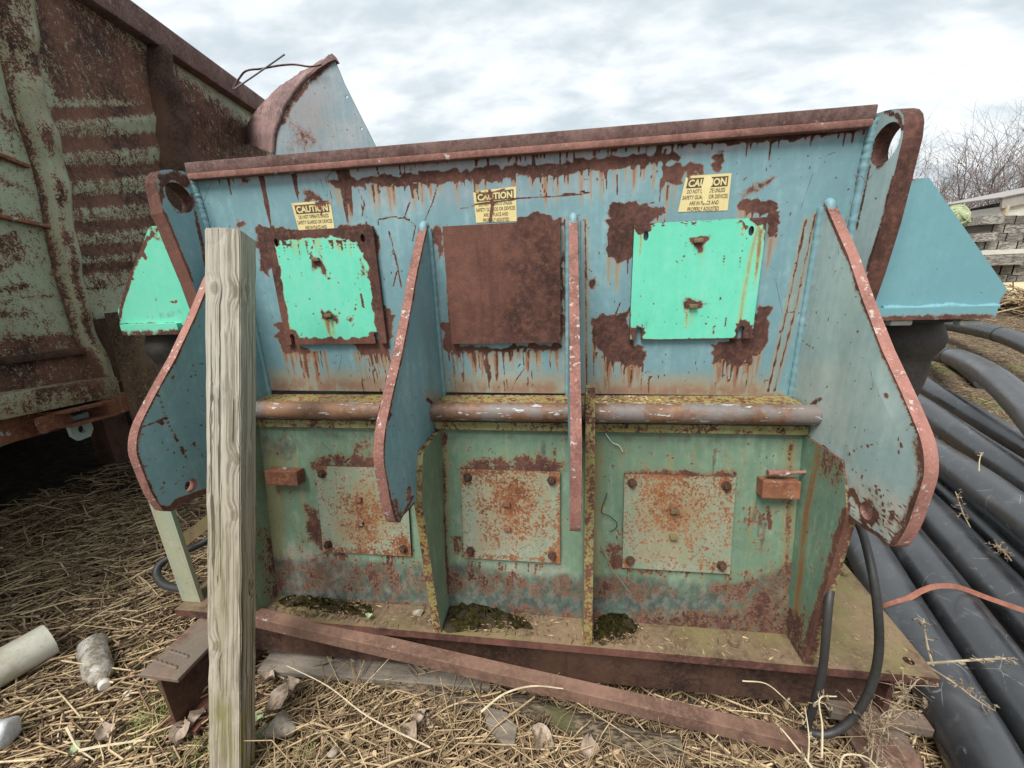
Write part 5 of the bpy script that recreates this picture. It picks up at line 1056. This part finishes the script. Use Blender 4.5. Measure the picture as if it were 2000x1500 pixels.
# white board fence and shed behind
YF = 12.0
FN = thing('board_fence', (zpx(1905, 470, YF)[0], YF, float(zground(np.array([11.]), np.array([YF])))), 'bleached white board fence panel behind the sleepers', 'fence')
for i in range(9):
    x0 = 1885 + i * 7.2; a = zpx(x0, 418 - i * 1.0, YF); b = zpx(x0 + 6.6, 520, YF); MB().bb((a[0], YF, FN.location[2] - .1), (b[0], YF + .03, a[2])).build('fence_board', M['paleboard'], FN)
a, b = zpx(1884, 420, YF - .03), zpx(1950, 428, YF - .03); MB().beam((a[0], YF - .03, a[2]), (b[0], YF - .03, a[2] + .12), .04, .09).build('fence_rail', M['tanwood'], FN)
SH = thing('shed', (zpx(2040, 440, 11)[0], 11.2, float(zground(np.array([12.]), np.array([11.])))), 'small pale wooden shed with a sloping roof edge behind the sleepers', 'shed')
a, b = zpx(1957, 400, 11), zpx(2140, 430, 11); z0 = SH.location[2]
top = zpx(1962, 403, 11)[2]; top2 = zpx(2140, 360, 11)[2]
MB().add([(a[0], 11, z0 - .1), (b[0], 11, z0 - .1), (b[0], 11, top2), (a[0], 11, top), (a[0], 12.6, z0 - .1), (b[0], 12.6, z0 - .1), (b[0], 12.6, top2), (a[0], 12.6, top)], [(0, 1, 2, 3), (5, 4, 7, 6), (4, 0, 3, 7), (1, 5, 6, 2)]).build('wall', M['paleboard'], SH)
MB().beam((a[0] - .06, 10.96, top + .06), (b[0] + .1, 10.96, top2 + .07), .05, .22, (0, 0, 1)).build('fascia', simple('grey_fascia', (.27, .25, .22), (.34, .31, .27), .9), SH)
MB().add([(a[0] - .15, 10.9, top + .17), (b[0] + .2, 10.9, top2 + .19), (b[0] + .2, 12.8, top2 + .25), (a[0] - .15, 12.8, top + .23), (a[0] - .15, 10.9, top + .19), (b[0] + .2, 10.9, top2 + .21), (b[0] + .2, 12.8, top2 + .27), (a[0] - .15, 12.8, top + .25)], [(3, 2, 1, 0), (4, 5, 6, 7), (0, 1, 5, 4), (1, 2, 6, 5), (2, 3, 7, 6), (3, 0, 4, 7)]).build('roof', simple('tarred_roof', (.24, .23, .22), (.32, .30, .28), .9), SH)
MB().beam((a[0] + .06, 10.97, z0), (a[0] + .06, 10.97, top), .06, .12, (0, 1, 0)).build('corner_post', M['tanwood'], SH)
# pale green net bundle on the fence
c = onY(1862, 428, 8.2); V = []; mb = MB(); rr = .175
for k in range(70):
    ax_ = nrm(rng.normal(0, 1, 3)); e1 = nrm(np.cross(ax_, (.3, .5, .8))); e2 = np.cross(ax_, e1); off = ax_ * rr * rng.uniform(-.8, .8); q = math.sqrt(max(.02, rr * rr - off.dot(off)))
    mb.tube([c + off + (e1 * math.cos(a) + e2 * math.sin(a)) * q * (1 + .04 * math.sin(3 * a)) * np.array([1, 1, 1.15]) for a in np.linspace(0, 6.28, 22)], .022, 6, False)
zp = float(zground(np.array([c[0]]), np.array([c[1]])))
NB = thing('rope_bundle', (c[0], c[1], zp), 'round bundle of pale green rope on a short stake behind the right wing', 'rope bundle')
mb.build('rope_coil', simple('pale_green_rope', (.25, .30, .15), (.48, .52, .32), .9, 9, 1., .03), NB, smooth=60)
MB().tube([(c[0], c[1], zp - .1), c], .03, 8).build('stake', M['tanwood'], NB)
# bare bushes
M['twig'] = simple('bare_twigs', (.15, .115, .105), (.25, .20, .185), .9, 4)
def bush(x, y, h, n, seed, label, spread=.5):
    q = random.Random(seed); mb = MB(); z0 = float(zground(np.array([x]), np.array([y])))
    def seg(p, d, L, r, lv):
        k = 5 if lv == 0 else 4; pts = [p]; dd = d.copy()
        for i in range(k):
            dd = nrm(dd + np.array([q.gauss(0, .16), q.gauss(0, .16), q.gauss(.03, .1)])); pts.append(pts[-1] + dd * L / k)
        mb.tube(pts, np.linspace(r, r * .45, k + 1), 4 if lv < 2 else 3, False)
        if lv < 3:
            for _ in range({0: 7, 1: 5, 2: 3}[lv]):
                i = q.randint(1, k); bd_ = nrm(dd + np.array([q.gauss(0, .7), q.gauss(0, .7), q.gauss(.25, .45)])); seg(pts[i], bd_, L * q.uniform(.38, .7), r * .5, lv + 1)
    for _ in range(n):
        a = q.uniform(0, 6.28); d = nrm(np.array([math.cos(a) * spread, math.sin(a) * spread, 1.])); seg(np.array([x + q.gauss(0, .35), y + q.gauss(0, .35), z0 - .05]), d, h * q.uniform(.55, .85), .024, 0)
    o = mb.build('bare_bush', M['twig']); tag(o, label, 'bush', 'bare bushes behind the yard')
bl_ = [(11.2, 14.0, 3.1, 7, 'low bare bush just right of the lifting lug'), (12.6, 14.6, 3.0, 7, 'bare bush behind the rope bundle'), (12.9, 13.4, 4.3, 7, 'tall bare bush with whip-like twigs above the sleeper stack'), (14.3, 15.0, 3.4, 7, 'bare bush behind the left end of the shed roof'), (13.6, 16.5, 3.6, 7, 'farther bare bush in the middle of the thicket'), (15.2, 14.2, 4.0, 7, 'bare bush at the right edge of the photo over the shed'), (11.7, 17.5, 3.6, 7, 'farthest bare bush left in the thicket'), (17, 16, 3.8, 6, 'bare bush beyond the right edge behind the shed'), (16.2, 18.5, 4.0, 6, 'bare bush at the back of the thicket on the right')]
for i, (x, y, h, n, lb_) in enumerate(bl_): bush(x, y, h, n, 40 + i, lb_)

# ================================================================== STRAW, LEAVES, GRASS, MOSS
t = NT('dry_straw'); a = t.attr('tint'); cr = t.n('ShaderNodeValToRGB'); t.put(cr.inputs[0], a.outputs['Fac']); e = cr.color_ramp.elements
e[0].position = 0; e[0].color = (.075, .047, .027, 1); e[1].position = 1; e[1].color = (.70, .54, .34, 1)
for p, c_ in ((.3, (.165, .108, .062, 1)), (.6, (.34, .24, .14, 1)), (.85, (.50, .37, .215, 1))): x = e.new(p); x.color = c_
n1 = t.noise(70, 3, .6); M['straw'] = t.fin(t.mix(t.m('MULTIPLY', t.map(n1, .45, .65), .35), cr.outputs[0], (.10, .07, .045)), .8, 0, .3)
def stalks(name, n, region, Lr, wr, hmax, seed, tint=(.15, 1), bias=None, tilt=.18):
    q = np.random.default_rng(seed); X, Y = region(q, n); n = len(X)
    ang = q.uniform(0, np.pi, n) if bias is None else q.normal(bias[0], bias[1], n); L = q.uniform(*Lr, n) * q.uniform(.5, 1, n); w = q.uniform(*wr, n); ti = q.uniform(*tint, n)
    pit = q.normal(0, tilt, n); base = gz(X, Y) + q.uniform(0, hmax, n) + np.abs(np.sin(pit)) * L * .35
    d = np.stack([np.cos(ang) * np.cos(pit), np.sin(ang) * np.cos(pit), np.sin(pit)], 1); s = np.stack([-np.sin(ang), np.cos(ang), np.zeros(n)], 1); up = np.array([0, 0, 1.])
    C = np.stack([X, Y, base], 1); bend = s * (q.normal(0, .10, n) * L)[:, None] + up * (q.normal(0, .07, n) * L)[:, None]
    V = np.empty((n, 9, 3))
    for i, tt in enumerate((-.5, 0, .5)):
        c = C + d * (L * tt)[:, None] + (bend if i == 1 else 0)
        V[:, i * 3] = c - s * w[:, None] / 2; V[:, i * 3 + 1] = c + s * w[:, None] / 2; V[:, i * 3 + 2] = c + up * w[:, None] * .7
    f = np.array([(0, 1, 4, 3), (1, 2, 5, 4), (2, 0, 3, 5), (3, 4, 7, 6), (4, 5, 8, 7), (5, 3, 6, 8)])
    Fa = (f[None] + (np.arange(n) * 9)[:, None, None]).reshape(-1, 4)
    me = bpy.data.meshes.new(name); me.vertices.add(n * 9); me.vertices.foreach_set('co', V.ravel()); me.loops.add(len(Fa) * 4); me.loops.foreach_set('vertex_index', Fa.ravel())
    me.polygons.add(len(Fa)); me.polygons.foreach_set('loop_start', np.arange(0, len(Fa) * 4, 4)); me.update(calc_edges=True)
    at_ = me.attributes.new('tint', 'FLOAT', 'POINT'); at_.data.foreach_set('value', np.repeat(ti, 9).astype(np.float32))
    me.materials.append(M['straw']); o = bpy.data.objects.new(name, me); COL.objects.link(o); return o
def near(q, n):
    X = q.uniform(-3.9, 1.5, n); Y = q.uniform(.35, 3.0, n); keep = (X < -1.2) | (Y < 1.35); keep &= ~((X < -2.35) & (Y > 2.2) & (q.uniform(0, 1, n) < .75)); keep &= q.uniform(0, 1, n) < np.clip(1.25 - .35 * np.maximum(0, Y - 1.6), .1, 1)
    return X[keep], Y[keep]
o = stalks('straw', 21000, near, (.06, .30), (.003, .0075), .034, 1, (.0, .85), bias=(.35, .75)); tag(o, kind='stuff', label='dry tan reed straw strewn over the ground around the machine')
o = stalks('reeds', 7000, near, (.10, .42), (.004, .0095), .034, 9, (.68, 1), (.3, .6), .1); tag(o, kind='stuff', label='thick pale broken reeds lying on top of the straw')
o = stalks('straw_dust', 15000, near, (.015, .07), (.0018, .0045), .022, 2, (.0, .6)); tag(o, kind='stuff', label='short broken bits of dark straw between the longer stalks')
def fg(q, n): return q.uniform(-1.0, 1.1, n), q.uniform(.45, 1.08, n)
o = stalks('dry_grass', 1500, fg, (.12, .42), (.0016, .0038), .05, 3, (.35, .95), None, .22); tag(o, kind='stuff', label='pale dry grass stems tangled in the centre foreground')
def far(q, n):
    X = q.uniform(1.4, 9.5, n); Y = q.uniform(1.6, 9.0, n); return X, Y
o = stalks('field_litter', 9000, far, (.04, .22), (.004, .010), .012, 4, (.0, .7)); tag(o, kind='stuff', label='straw litter on the open ground behind the black pipes')
def brush(q, n): return q.uniform(7.6, 10.5, n), q.uniform(7.4, 8.6, n)
o = stalks('brush_pile', 700, brush, (.3, 1.2), (.012, .03), .22, 5, (.1, .85), None, .3); tag(o, kind='stuff', label='heap of broken dry sticks in front of the sleeper stack')
def flakes(name, n, region, sz, seed, label, tint):
    q = np.random.default_rng(seed); X, Y = region(q, n); n = len(X); a = q.uniform(0, 6.28, n); L = q.uniform(*sz, n); w = L * q.uniform(.25, .7, n); Z = gz(X, Y) + q.uniform(.005, .035, n)
    d = np.stack([np.cos(a), np.sin(a), q.normal(0, .3, n)], 1) * L[:, None] / 2; s = np.stack([-np.sin(a), np.cos(a), q.normal(0, .3, n)], 1) * w[:, None] / 2; C = np.stack([X, Y, Z], 1); up = np.array([0, 0, 1.]) * (L * q.uniform(-.2, .25, n))[:, None]
    V = np.stack([C - d, C - d * .3 + s, C + d * .4 + s * .8, C + d + up * .5, C + d * .35 - s, C - d * .4 - s * .8, C + up], 1)
    F = [(0, 1, 6), (1, 2, 6), (2, 3, 6), (3, 4, 6), (4, 5, 6), (5, 0, 6)]
    Fa = (np.array(F)[None] + (np.arange(n) * 7)[:, None, None]).reshape(-1, 3)
    me = bpy.data.meshes.new(name); me.from_pydata(V.reshape(-1, 3).tolist(), [], Fa.tolist()); at_ = me.attributes.new('tint', 'FLOAT', 'POINT'); at_.data.foreach_set('value', np.repeat(q.uniform(*tint, n), 7).astype(np.float32))
    me.materials.append(M['straw']); o = bpy.data.objects.new(name, me); COL.objects.link(o); tag(o, label, kind='stuff')
def fgw(q, n): return q.uniform(-1.9, 1.1, n), q.uniform(.45, 1.12, n)
flakes('leaf_litter', 2600, fgw, (.012, .045), 6, 'small broken leaf bits and chips between the straw', (.1, .9))
flakes('chip_litter', 3500, near, (.008, .03), 7, 'small chips scattered between the straw behind the post', (.2, 1))
# grass tufts
M['grass'] = simple('green_grass', (.10, .15, .03), (.20, .25, .06), .7, 30, tint=(.33, .30, .12))
def tuft(name, cx_, cy_, rad, n, h, seed, label):
    q = np.random.default_rng(seed); mb = MB()
    for _ in range(n):
        x, y = cx_ + q.normal(0, rad), cy_ + q.normal(0, rad); z = float(gz(np.array([x]), np.array([y]))[0]); a = q.uniform(0, 6.28); l = h * q.uniform(.5, 1.1); w = q.uniform(.0012, .0024); s = np.array([-math.sin(a), math.cos(a), 0]) * w; d = np.array([math.cos(a), math.sin(a), 0]) * l * q.uniform(.15, .8)
        p = np.array([x, y, z]); m_ = p + d * .4 + np.array([0, 0, l * .65]); e_ = p + d + np.array([0, 0, l * .8])
        mb.add([p - s, p + s, m_ + s * .8, m_ - s * .8, e_], [(0, 1, 2, 3), (3, 2, 4)], tint=float(q.uniform(0, .7)))
    o = mb.build(name, M['grass']); tag(o, label, kind='stuff')
for i, (px, py, rad, n, h, lb_) in enumerate([(310, 1400, .05, 420, .07, 'green grass tuft left of the post foot'), (255, 1205, .05, 160, .045, 'sparse green grass near the beam end'), (275, 1275, .05, 130, .04, 'thin grass by the rusty beam'), (570, 1480, .05, 220, .06, 'grass tuft right of the post foot'), (395, 1460, .05, 200, .06, 'grass beside the post'), (690, 1335, .03, 90, .05, 'small grass tuft by the board'), (330, 960, .08, 140, .04, 'thin grass behind the left fin'), (200, 1010, .12, 160, .03, 'faint grass under the container')]):
    p = onZ(px, py, .02); tuft('grass_tuft', p[0], p[1], rad, n, h, 60 + i, lb_)
# moss cushions on the base plate
t = NT('moss'); n1 = t.noise(60, 5, .7); n2 = t.noise(180, 3, .7); col = t.mix(t.map(n1, .4, .62), (.016, .012, .006), (.052, .048, .008)); n4 = t.noise(16, 5, .65); col = t.mix(t.map(n4, .48, .6), col, t.mix(n1, (.03, .022, .014), (.10, .075, .045))); col = t.mix(t.m('MULTIPLY', t.map(n2, .62, .72), .6), col, (.22, .18, .09)); t.bump(t.m('ADD', n1, n2), 1., .012); M['moss'] = t.fin(col, .95, 0, .1)
def moss(pts, hgt, label, seed):
    q = random.Random(seed); c = np.mean([onZ(*p, zt(-1.198)) for p in pts], axis=0); mb = MB(); rings = 9; V = [c + np.array([0, 0, hgt])]; F = []
    B = [onZ(*p, zt(-1.1985)) for p in spline(pts + [pts[0]], 5)[:-1]]; n = len(B)
    for r in range(1, rings + 1):
        s = r / rings
        for b in B: V.append(c * (1 - s) + b * s + np.array([q.gauss(0, .003), q.gauss(0, .003), hgt * (1 - s ** 1.7) + (q.gauss(0, .006) if r < rings else 0)]))
    for j in range(n): F.append((0, 1 + j, 1 + (j + 1) % n))
    for r in range(rings - 1):
        for j in range(n): F.append((1 + r * n + j, 1 + (r + 1) * n + j, 1 + (r + 1) * n + (j + 1) % n, 1 + r * n + (j + 1) % n))
    o = mb.add(V, F).build('moss_patch', M['moss'], smooth=80); tag(o, label, kind='stuff')
moss([(545, 1172), (575, 1158), (610, 1162), (650, 1172), (700, 1178), (728, 1188), (722, 1205), (680, 1200), (630, 1195), (590, 1185), (555, 1185)], .010, 'dark green moss in the left bay of the machine base', 1)
moss([(862, 1150), (885, 1140), (910, 1165), (945, 1185), (990, 1200), (1030, 1212), (1040, 1228), (1000, 1226), (960, 1228), (920, 1232), (865, 1230)], .024, 'thick dark moss heap in the middle bay of the machine base', 2)
moss([(1162, 1190), (1185, 1170), (1215, 1182), (1238, 1205), (1245, 1228), (1225, 1244), (1195, 1254), (1163, 1254)], .032, 'mossy soil heap in the right bay of the machine base', 3)
# litter caught on the ledge and on the base
def specks(name, n, fn, seed, label, L=(.008, .03), tint=(.3, 1)):
    q = np.random.default_rng(seed); mb = MB()
    for _ in range(n):
        p = fn(q); a = q.uniform(0, 6.28); l = q.uniform(*L); w = l * q.uniform(.08, .3); d = np.array([math.cos(a), math.sin(a), q.normal(0, .15)]) * l / 2; s = np.array([-math.sin(a), math.cos(a), 0]) * w / 2
        mb.add([p - d, p + s, p + d, p - s, p + np.array([0, 0, .003])], [(0, 1, 4), (1, 2, 4), (2, 3, 4), (3, 0, 4)], tint=float(q.uniform(*tint)))
    o = mb.build(name, M['straw']); tag(o, label, kind='stuff')
specks('ledge_litter', 150, lambda q: np.array([q.choice([q.uniform(.09, .4), q.uniform(.1, .28)]), q.uniform(1.25, 1.335), zt(-.4235)]), 3, 'wood chips and straw lying on the ledge above the shaft')
specks('base_litter', 260, lambda q: np.array([q.uniform(-1.1, .7), q.uniform(1.05, 1.14), zt(-1.198)]), 4, 'chips and leaf bits lying on the machine base', (.006, .03), (.1, .9))
for k_, (xa, xb) in enumerate(((-1.08, -.72), (-.44, -.05), (.09, .24))):
    specks('moss_crumbs', 330, lambda q: np.array([q.normal((xa + xb) / 2, (xb - xa) * .27), q.uniform(1.055, 1.15), zt(-1.1975) + q.uniform(0, .008)]), 31 + k_, 'dark crumbs, leaf bits and soil round the moss in the %s bay' % ('left', 'middle', 'right')[k_], (.006, .026), (0, .5))
specks('base_litter', 120, lambda q: np.array([q.uniform(.78, 1.08), q.uniform(1.05, 1.5), zt(-1.198)]), 5, 'pale seed flakes on the bare right end of the base plate', (.006, .016), (.6, .9))
M['leafm'] = simple('dead_leaf', (.22, .16, .115), (.42, .34, .27), .8, 30, .4, .004)
def leaf(px, py, sz, seed, z, label, name='dead_leaf', mat=None):
    q = np.random.default_rng(seed); p = onZ(px, py, z); mb = MB(); a0 = q.uniform(0, 6.28); n = 7; V = []; F = []
    for i in range(n + 1):
        s = i / n - .5; w = math.sin(math.pi * (i + .3) / (n + .6)) * sz * .42
        for j in (-1, -.5, 0, .5, 1):
            lx, ly = s * sz, j * w * q.uniform(.8, 1.2); V.append(p + np.array([lx * math.cos(a0) - ly * math.sin(a0), lx * math.sin(a0) + ly * math.cos(a0), .012 + sz * (.32 * abs(j) ** 1.5 + .16 * math.sin(s * 6 + seed)) + q.normal(0, sz * .03)]))
    for i in range(n):
        for j in range(4): F.append((i * 5 + j, (i + 1) * 5 + j, (i + 1) * 5 + j + 1, i * 5 + j + 1))
    o = mb.add(V, F).build(name, mat or M['leafm'], smooth=70); tag(o, label, 'leaf', 'dead leaves on the ground')
for i, (px, py, sz, lb_) in enumerate([(363, 1378, .08, 'pale curled dead leaf beside the beam end'), (388, 1408, .06, 'small dead leaf against the left side of the post'), (355, 1440, .07, 'flat dead leaf below the grass tuft left of the post'), (525, 1330, .06, 'grey dead leaf just right of the post'), (570, 1350, .07, 'second grey dead leaf right of the post'), (545, 1378, .09, 'long dead leaf right of the post near the stone'), (770, 1290, .05, 'small pale leaf under the rusty bar'), (820, 1405, .05, 'tan curled leaf left of the white stone'), (800, 1440, .07, 'broad tan leaf in the centre foreground'), (1060, 1455, .08, 'pale leaf near the bottom edge right of centre'), (1150, 1475, .07, 'pale leaf at the bottom edge below the log'), (210, 1440, .06, 'grey-brown dead leaf left of the grass tuft'), (640, 1300, .05, 'brown leaf on the grey board')]):
    leaf(px, py, sz, 70 + i, .02, lb_)
M['sagew'] = simple('green_leaf', (.20, .26, .12), (.33, .38, .22), .7, 20)
for i, (px, py, sz, lb_) in enumerate([(240, 1185, .04, 'small green leaf on the straw left of the beam'), (325, 1345, .05, 'grey-green weed leaf beside the beam end'), (515, 1440, .05, 'green weed leaf by the foot of the post'), (505, 1410, .05, 'grey-green leaf between post and stone'), (150, 1470, .035, 'small round green leaf at the bottom left')]): leaf(px, py, sz, 90 + i, .02, lb_, 'green_leaf', M['sagew'])
leaf(722, 1210, .028, 99, zt(-1.195), 'small round pale green leaf on the machine base', 'green_leaf', M['sagew'])
def stone(px, py, s, seed, label, mat, z=.01, sub=3):
    q = np.random.default_rng(seed); bm = bmesh.new(); bmesh.ops.create_icosphere(bm, subdivisions=sub, radius=1); k = q.normal(0, 1, (9, 3)); k /= np.linalg.norm(k, axis=1, keepdims=True); p = onZ(px, py, z + s * .4)
    V = []
    for v in bm.verts:
        c = np.array(v.co[:]); rr = min([.62 / max(1e-3, c.dot(a)) for a in k if c.dot(a) > .55] + [1.]); V.append(p + c * rr * s * np.array([1.1, .9, .8]) * (1 + q.normal(0, .012)))
    F = [tuple(v.index for v in f.verts) for f in bm.faces]; bm.free(); o = MB().add(V, F).build('stone', mat, smooth=35); tag(o, label, 'stone', 'loose stones')
M['stone'] = simple('grey_stone', (.22, .185, .145), (.36, .31, .25), .9, 20, .5, .006); M['whitestone'] = simple('white_stone', (.58, .55, .46), (.72, .69, .60), .85, 30, .4, .005)
for i, a in enumerate([(547, 1418, .055, 'large grey-brown stone right of the post foot', M['stone']), (832, 1405, .022, 'small whitish stone in the centre foreground', M['whitestone']), (192, 1245, .016, 'white chip above the crushed bottle', M['whitestone']), (250, 1355, .016, 'white chip right of the crushed bottle', M['whitestone']), (28, 1182, .014, 'white chip on the straw above the plastic pipe', M['whitestone']), (650, 1470, .018, 'small pale stone near the bottom, left of centre', M['stone']), (1170, 1440, .013, 'small white stone by the log', M['whitestone']), (818, 1197, .02, 'pebble lying on the machine base', M['stone'])]):
    stone(a[0], a[1], a[2], 100 + i, a[3], a[4], zt(-1.2) if i == 7 else .01)
# dry weeds by the right end
M['weed'] = simple('dry_weed', (.20, .15, .10), (.42, .33, .22), .9, 30); M['weedpale'] = simple('pale_weed', (.40, .33, .22), (.58, .49, .33), .9, 30)
def weed(pts, r, heads, seed, label, mat, cluster=0.02):
    q = np.random.default_rng(seed); P = spline(pts, 6); mb = MB().tube(P, np.linspace(r, r * .5, len(P)), 6)
    for _ in range(heads):
        p = P[q.integers(len(P) // 3, len(P))]; d = nrm(q.normal(0, 1, 3) + np.array([0, 0, .2])); e_ = p + d * cluster * q.uniform(.4, 1.6); mb.tube([p, (p + e_) / 2 + q.normal(0, .003, 3), e_], [r * .4, r * .3, r * .25], 4, False)
        for _k in range(3):
            c = e_ + q.normal(0, .004, 3); a = nrm(q.normal(0, 1, 3)) * .007; b = nrm(q.normal(0, 1, 3)) * .004; mb.add([c - a, c + b, c + a, c - b], [(0, 1, 2, 3), (3, 2, 1, 0)])
    o = mb.build('dry_weed', mat); tag(o, label, 'weed', 'dry weeds')
A = lambda *L: [atD(*p) for p in L]
weed(A((1808, 1296, 1.28), (1860, 1292, 1.22), (1920, 1288, 1.17), (1966, 1286, 1.14)), .0042, 10, 1, 'pale straight dry stem reaching right from the base plate corner', M['weedpale'])
weed(A((1810, 1300, 1.28), (1865, 1335, 1.22), (1905, 1365, 1.2), (1944, 1389, 1.18)), .003, 14, 2, 'dark dry stem drooping to the right in front of the black pipe', M['weed'])
weed(A((1822, 1300, 1.3), (1810, 1255, 1.32), (1804, 1208, 1.33)), .0038, 9, 3, 'short dark dry stem standing up at the base plate corner', M['weed'])
weed(A((1710, 1500, 1.12), (1722, 1440, 1.12), (1745, 1385, 1.13), (1790, 1330, 1.16)), .003, 60, 4, 'bushy grey dry weed with seed heads in front of the right beam', M['weed'], .05)
weed(A((1700, 1490, 1.1), (1705, 1440, 1.12), (1690, 1400, 1.13)), .002, 45, 5, 'small tangled dry weed below the hose', M['weed'], .05)
weed(A((1605, 1480, 1.1), (1606, 1420, 1.12), (1601, 1365, 1.14), (1634, 1360, 1.14)), .003, 6, 6, 'pale forked dry stem in front of the hose', M['weedpale'])
weed(A((1586, 1500, 1.06), (1560, 1465, 1.08), (1530, 1428, 1.1), (1524, 1422, 1.1)), .003, 3, 7, 'whitish bent twig at the end of the rusty bar', M['weedpale'])
weed(A((1578, 1490, 1.08), (1580, 1440, 1.1), (1572, 1380, 1.12)), .0025, 3, 8, 'thin dry stem rising past the bar end', M['weedpale'])
weed(A((1450, 1330, 1.2), (1495, 1335, 1.2), (1530, 1362, 1.18), (1570, 1402, 1.15)), .002, 2, 9, 'arching pale grass stem over the end of the rusty bar', M['weedpale'])
weed(A((1640, 1500, 1.06), (1650, 1475, 1.07), (1690, 1478, 1.07), (1715, 1500, 1.06)), .0028, 4, 10, 'hooked pale stem at the bottom edge by the right beam', M['weedpale'])
weed(A((1895, 1030, 1.75), (1880, 1000, 1.76), (1866, 960, 1.78)), .003, 16, 11, 'dry seedy weed growing between the black pipes', M['weed'], .026)
weed(A((1975, 1095, 1.6), (1960, 1075, 1.6), (1945, 1062, 1.62)), .003, 16, 12, 'dry tangled weed lying on the third black pipe', M['weed'], .026)
weed(A((1912, 920, 1.95), (1913, 900, 1.95), (1917, 885, 1.96)), .003, 3, 13, 'single tan dry stalk poking up in the pipe pile', M['weedpale'])
weed(A((840, 1460, .98), (720, 1400, 1.0), (640, 1340, 1.08), (560, 1300, 1.15)), .002, 0, 14, 'long straight pale stalk crossing the centre foreground', M['weedpale'])
weed(A((940, 1390, 1.02), (985, 1355, 1.04), (1040, 1340, 1.05), (1100, 1345, 1.06)), .003, 0, 15, 'arched pale reed stalk above the bark slab', M['weedpale'])
weed(A((130, 1420, 1.05), (150, 1458, 1.03), (185, 1485, 1.02)), .003, 0, 16, 'bent pale stem at the bottom left', M['weedpale'])
weed(A((155, 1466, 1.02), (200, 1457, 1.03), (285, 1445, 1.05)), .004, 0, 17, 'flat pale reed lying left of the post foot', M['weedpale'])
